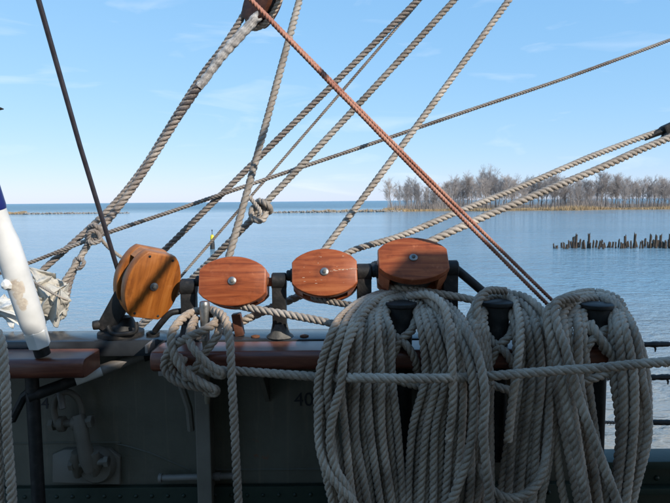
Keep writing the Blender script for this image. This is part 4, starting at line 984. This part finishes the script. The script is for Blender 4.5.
# unseen rope overhead, added to cast the shadow band on the orange block
q = P(150, 288, 1.50)+SUN*2.0; dvec = Vector((.022, .095, .062)).normalized()
rope('shadow_rope', [q-dvec*1.9, q, q+dvec*3, q+dvec*7], .027, ROPE, label='unseen rope added overhead to cast a shadow on the orange block', npl=3, rpp=6)

# ropes leaving the blocks
rp('rope', [(232, 304, 1.53), (250, 308, 1.50), (290, 315, 1.48), (330, 323, 1.46), (352, 330, 1.44), (366, 345, 1.42), (372, 372, 1.41)], .0215, ROPE2, 'tan rope led from under the first red block towards the coils')
rp('rope', [(312, 297, 1.54), (328, 301, 1.52), (350, 305, 1.50), (372, 309, 1.48), (392, 316, 1.47), (398, 335, 1.475)], .0195, ROPE2, 'tan rope led from under the scratched middle block')
rp('rope', [(388, 288, 1.54), (408, 289, 1.52), (440, 294, 1.50), (468, 299, 1.49), (487, 305, 1.48), (492, 330, 1.48)], .0225, ROPE, 'grey rope led from under the tipped block to the middle iron pin')

# ================================================================= pins and coils
def post_pin(p, ytop, label):
    c = P(p, ytop, 1.445); t = thing('iron_pin', (c.x, 1.445, RZ-.004), label, 'pin', 'fat iron belaying pins under the coils')
    k = 1.445/F
    mb = MB(); mb.lathe([(11.0*k, RZ-.30-c.z), (11.2*k, -.10), (12.5*k, -.03), (13.2*k, -.013)], c, 24); link('shank', mb, IRON, t)
    mb = MB(); mb.lathe([(13.0*k, -.014), (15.6*k, -.010), (16.2*k, -.005), (16.0*k, -.0015), (15.2*k, 0)], c, 28); link('cap', mb, IRON, t)
post_pin(401, 302, 'fat black capped pin at the heart of the widest coil')
post_pin(497, 301, 'fat black capped pin of the middle coil')
post_pin(597, 303.5, 'fat black capped pin of the coil at the end of the rail')
c = P(204.5, 301, 1.44); t = thing('belaying_pin', (c.x, 1.44, RZ-.12), 'lone grey steel belaying pin wrapped in rope at the end of the rail', 'pin'); k = 1.44/F
mb = MB(); mb.lathe([(4.2*k, 0-.001), (5.0*k, -.004), (5.3*k, -.012), (4.9*k, -.06), (4.0*k, -.10)], c, 18); link('head', mb, STEEL, t)
mb = MB(); mb.lathe([(4.0*k, -.10), (3.2*k, -.12), (3.0*k, -.255), (2.2*k, -.265)], c, 14); link('shank', mb, simple('dull_brass', (.14,.11,.07), (.24,.2,.14), 30, .6), t)

def lerp(a, b, t_): return a+(b-a)*t_
def coil(name, pc, ytop, n, Ls, Rs, bottom, label, seed, Yf, Yspan, mat=ROPE, dia=.0210, Ltop=None, parts=None):
    """Ls / Rs: {y: (outer x, inner x)} in photo pixels; each turn is one closed loop over the pin"""
    rnd = random.Random(seed); t = thing('rope_coil', P(pc, ytop, 1.44), label, 'coil', 'rope coils hung on the iron pins')
    for i in range(n):
        f = i/max(1, n-1); pts = []; yo = Yf+(i % 2)*.015+rnd.uniform(-.003, .003)+Yspan*abs(f-.35)
        jl = [rnd.uniform(-2.3, 2.3) for _ in range(10)]; jr = [rnd.uniform(-2.3, 2.3) for _ in range(10)]
        odd = i % 2
        top_y = ytop+9+rnd.uniform(-2, 4) if odd else lerp(ytop-11.5, ytop-3, f); Yt = 1.487 if odd else lerp(1.56, 1.49, f)
        sh_ = 13 if odd else f*3
        pts.append(P(pc+rnd.uniform(-4, 4), top_y, Yt))
        ylv = sorted(Rs)
        def side(tab, yv, j):
            o, q = tab[yv]; xx = lerp(o, q, f)+j*(.3 if yv < 320 else 1)
            dy = sh_ if yv < 305 else (sh_*.6 if yv < 320 else 0)
            return P(xx, yv+dy, lerp(lerp(Yt, 1.462, .6), yo, min(1, max(0, (yv+dy-ytop+4)/34))))
        for m_, yv in enumerate(ylv): pts.append(side(Rs, yv, jr[m_]))
        bx, by = bottom; pts.append(P(bx+rnd.uniform(-18, 18), by+rnd.uniform(-25, 25), yo))
        for m_, yv in enumerate(reversed(sorted(Ls))): pts.append(side(Ls, yv, jl[m_]))
        rope('turn', pts, dia*rnd.uniform(.97, 1.03), mat, t, closed=True, phase=rnd.uniform(0, 6), npl=7, rpp=11, pitch=2.35)
    return t
cA = coil('coil', 401, 302, 13, {299: (366, 388), 312: (347, 385), 330: (331, 389), 375: (318, 394), 430: (317, 396), 503: (331, 404), 570: (352, 408)},
     {299: (438, 415), 312: (456, 417), 330: (469, 421), 375: (483, 425), 430: (484, 413), 503: (478, 410), 570: (455, 412)}, (404, 625),
     'widest grey rope coil, on the fat pin close to the tipped red block', 5, 1.335, .03)
cB = coil('coil', 497, 301, 8, {299: (478, 486), 312: (473, 484), 330: (473, 484), 375: (480, 489), 430: (478, 490), 503: (480, 492), 570: (490, 497)},
     {299: (524, 510), 312: (537, 513), 330: (546, 517), 375: (552, 516), 430: (549, 508), 503: (543, 500), 570: (528, 500)}, (508, 620),
     'grey rope coil on the middle fat pin between two others', 8, 1.362, .02)
cC = coil('coil', 597, 303.5, 6, {299: (562, 583), 312: (550, 583), 330: (549, 583), 375: (556, 586), 430: (566, 592), 503: (578, 604), 570: (592, 607)},
     {299: (617, 609), 312: (625, 612), 330: (634, 613), 375: (643, 616), 430: (646, 619), 503: (634, 612), 570: (622, 612)}, (608, 630),
     'grey rope coil on the fat pin at the very end of the rail', 12, 1.355, .02, dia=.0238)
# extra loose turns and ends
rope('loose_turn', px((408, 296, 1.47), (430, 295, 1.43), (443, 305, 1.39), (448, 322, 1.355), (451, 350, 1.31), (453, 395, 1.30), (449, 440, 1.305)), .0215, ROPE, cA)
rope('front_turn', px((405, 292, 1.53), (425, 293, 1.48), (440, 303, 1.43), (452, 316, 1.385), (468, 335, 1.33), (479, 360, 1.295), (485, 395, 1.275), (483, 430, 1.275), (486, 465, 1.28), (489, 500, 1.29), (478, 540, 1.30)), .0230, ROPE, cA)
rope('front_turn', px((404, 295, 1.515), (422, 296, 1.47), (434, 304, 1.425), (446, 318, 1.385), (460, 338, 1.34), (470, 365, 1.305), (474, 400, 1.30), (471, 440, 1.30), (462, 475, 1.30), (448, 510, 1.305), (440, 540, 1.31)), .0230, ROPE, cA)
rope('cross_strand', px((398, 293, 1.53), (382, 297, 1.48), (367, 309, 1.41), (355, 328, 1.35), (344, 355, 1.315), (341, 385, 1.31), (334, 410, 1.31), (330, 440, 1.31), (336, 470, 1.305), (348, 490, 1.305), (358, 520, 1.31)), .0225, ROPE, cA)
rope('cross_strand', px((321, 395, 1.345), (318, 430, 1.33), (324, 464, 1.305), (340, 488, 1.295), (352, 500, 1.295), (366, 540, 1.30)), .0218, ROPE, cA)
rope('rope_end', px((499, 294, 1.51), (512, 299, 1.46), (519, 317, 1.39), (520, 342, 1.34), (516, 375, 1.325), (512, 405, 1.325), (508, 441, 1.33)), .0218, ROPE, cB)
rope('bight', px((476, 452, 1.37), (484, 476, 1.33), (496, 493, 1.30), (515, 498, 1.30), (534, 488, 1.305), (543, 470, 1.32), (547, 445, 1.345), (549, 400, 1.365), (547, 345, 1.38)), .0220, ROPE, cB)
rope('outer_turn', px((505, 291, 1.475), (486, 292, 1.43), (477, 306, 1.40), (478, 330, 1.385), (483, 355, 1.375), (490, 385, 1.37)), .0218, ROPE, cB)
rope('front_turn', px((577, 298, 1.43), (556, 303, 1.385), (556, 322, 1.345), (566, 350, 1.315), (578, 395, 1.30), (594, 440, 1.295), (607, 475, 1.295), (622, 515, 1.30)), .0238, ROPE, cC)
rope('front_turn', px((566, 302, 1.42), (549, 310, 1.375), (549, 330, 1.345), (558, 365, 1.325), (565, 400, 1.315), (573, 440, 1.31), (584, 490, 1.31), (590, 530, 1.315)), .0238, ROPE, cC)
rope('outer_turn', px((606, 300, 1.47), (622, 312, 1.44), (634, 330, 1.42), (644, 360, 1.40), (648, 400, 1.39), (646, 440, 1.385), (637, 475, 1.38), (622, 510, 1.38)), .0225, ROPE, cC)
rope('slack_turn', px((505, 293, 1.51), (525, 297, 1.46), (543, 312, 1.405), (553, 335, 1.385), (556, 380, 1.378), (552, 430, 1.375), (545, 480, 1.37), (530, 530, 1.37)), .0215, ROPE, cB)
rope('slack_turn', px((503, 296, 1.50), (520, 302, 1.45), (536, 320, 1.40), (545, 350, 1.385), (545, 400, 1.385), (536, 450, 1.38), (522, 500, 1.38), (512, 540, 1.38)), .0215, ROPE, cB)
rope('slack_turn', px((590, 298, 1.50), (572, 303, 1.45), (562, 318, 1.40), (560, 345, 1.385), (554, 390, 1.385), (556, 440, 1.38), (562, 490, 1.375), (572, 530, 1.37)), .0215, ROPE, cC)
rope('slack_turn', px((492, 296, 1.50), (480, 302, 1.45), (470, 318, 1.41), (466, 345, 1.39), (468, 390, 1.385), (474, 440, 1.38), (484, 490, 1.38), (494, 530, 1.38)), .0215, ROPE, cB)
rope('slack_turn', px((606, 298, 1.49), (618, 306, 1.45), (628, 325, 1.42), (633, 355, 1.41), (631, 400, 1.405), (624, 450, 1.40), (612, 500, 1.40), (604, 540, 1.40)), .0215, ROPE, cC)
# figure-eight turns on the shanks
def eight(par, pc, y0, s=1):
    rope('belay_turn', px((pc+15*s, y0-14, 1.44), (pc+11*s, y0, 1.405), (pc-1*s, y0+11, 1.395), (pc-8*s, y0+26, 1.40), (pc-14*s, y0+36, 1.43)), .0220, ROPE, par)
    rope('belay_turn', px((pc-12*s, y0-4, 1.44), (pc-6*s, y0+6, 1.41), (pc+6*s, y0+16, 1.385), (pc+14*s, y0+30, 1.39), (pc+16*s, y0+42, 1.41)), .0220, ROPE, par)
    rope('belay_turn', px((pc-14*s, y0+46, 1.39), (pc+2*s, y0+52, 1.375), (pc+18*s, y0+56, 1.385)), .0220, ROPE, par)
eight(cA, 401, 330); eight(cB, 499, 336); eight(cC, 597, 326, -1)
rope('belay_turn', px((590, 322, 1.41), (598, 335, 1.385), (610, 352, 1.38), (617, 368, 1.39)), .0225, ROPE, cC)
# horizontal lashing
rp('lashing_rope', [(186, 369, 1.40), (206, 370, 1.388), (236, 371, 1.382), (300, 375.5, 1.382), (322, 377, 1.378), (341, 378, 1.342), (353, 377.5, 1.302), (368, 378, 1.290), (440, 378.5, 1.288), (452, 378, 1.300), (462, 377.5, 1.318), (484, 377, 1.318), (492, 376, 1.298), (510, 374.5, 1.288), (560, 370.5, 1.272), (600, 368, 1.262), (640, 364, 1.255), (672, 361.5, 1.25), (740, 356, 1.24), (1150, 324, 1.24)], .0235, ROPE, 'horizontal rope lashed across the coils in front of the rail')
# hank on the lone pin
hk = thing('rope_hank', P(200, 392, 1.38), 'rope made fast in loose loops on the lone steel pin with its end hanging', 'rope')
rope('made_fast_line', px((246, 640, 1.37), (240, 530, 1.365), (236.5, 470, 1.362), (234, 420, 1.36), (231.5, 375, 1.358), (229.5, 340, 1.365), (225, 319, 1.39), (216, 311.5, 1.43), (206, 310, 1.47), (194, 312, 1.46), (182, 319, 1.42), (172, 333, 1.385), (172.5, 349, 1.37), (181, 367, 1.362), (195, 379, 1.36), (208, 386, 1.362), (216, 390, 1.37), (214, 393.5, 1.385), (204, 391, 1.392)), .0222, ROPE, hk)
rope('turn', px((210, 389, 1.388), (192, 386, 1.385), (174, 380, 1.385), (165, 370, 1.39), (165.5, 358, 1.39), (174, 346, 1.385), (190, 336.5, 1.368), (206, 329, 1.372), (216, 322, 1.40), (217, 314, 1.44), (206, 314, 1.475)), .0222, ROPE, hk)
rope('turn', px((196, 318, 1.45), (191, 328, 1.40), (190, 341, 1.365), (196, 352, 1.348), (208, 364, 1.35), (220, 371.5, 1.355), (222.5, 375, 1.372), (214, 374, 1.386), (200, 366, 1.386)), .0222, ROPE, hk)
rope('turn', px((219, 322, 1.43), (218, 334, 1.392), (210, 346, 1.384), (200, 360, 1.386), (192, 374, 1.386), (180, 384, 1.39)), .0218, ROPE, hk)
rope('turn', px((186, 362, 1.388), (176, 357, 1.395), (170, 362, 1.397), (174, 374, 1.395), (188, 380, 1.39)), .0218, ROPE, hk)
# ropes hanging at the left edge
le = thing('rope_fall', P(6, 503, 1.25), 'grey rope strands hanging in front of the short rail', 'rope')
rope('strand', px((-14, 322, 1.30), (0, 338, 1.27), (5, 380, 1.25), (7, 430, 1.25), (12, 503, 1.25), (14, 640, 1.25)), .022, ROPE, le)
rope('strand', px((-20, 330, 1.30), (-7, 350, 1.275), (-3, 400, 1.26), (-2, 450, 1.26), (0, 520, 1.26), (0, 640, 1.26)), .022, ROPE, le)
rope('strand', px((-30, 340, 1.30), (-14, 370, 1.28), (-11, 420, 1.265), (-10, 520, 1.265), (-9, 640, 1.265)), .022, ROPE, le)

# unseen boxes behind the camera, added and sized to shade the rail
t = thing('shade_caster', (0, -1.7, DZ), 'unseen buff boxes behind the camera, added to shade the rail', 'shade_caster')
HT = 3.655+.5/.62*(1.44+.5)
mb = MB(); mb.box((-1.3, -3.0, DZ+.001), (2.2, -.56, HT-.07)); link('shade_body', mb, CASTER, t, smooth=False)
mb = MB(); mb.bbox((-1.34, -3.05, HT-.068), (2.2, -.50, HT), .015); link('shade_top', mb, CASTER, t)
x2 = X(430, 1.5)+.6/.62*2.0
H2 = 3.89+.5/.62*(1.5+.5)
mb = MB(); mb.box((x2, -3.0, DZ+.001), (3.3, -.56, H2-.07)); link('shade_body', mb, CASTER, t, smooth=False)
mb = MB(); mb.bbox((x2-.03, -3.05, H2-.068), (3.34, -.50, H2), .015); link('shade_top', mb, CASTER, t)
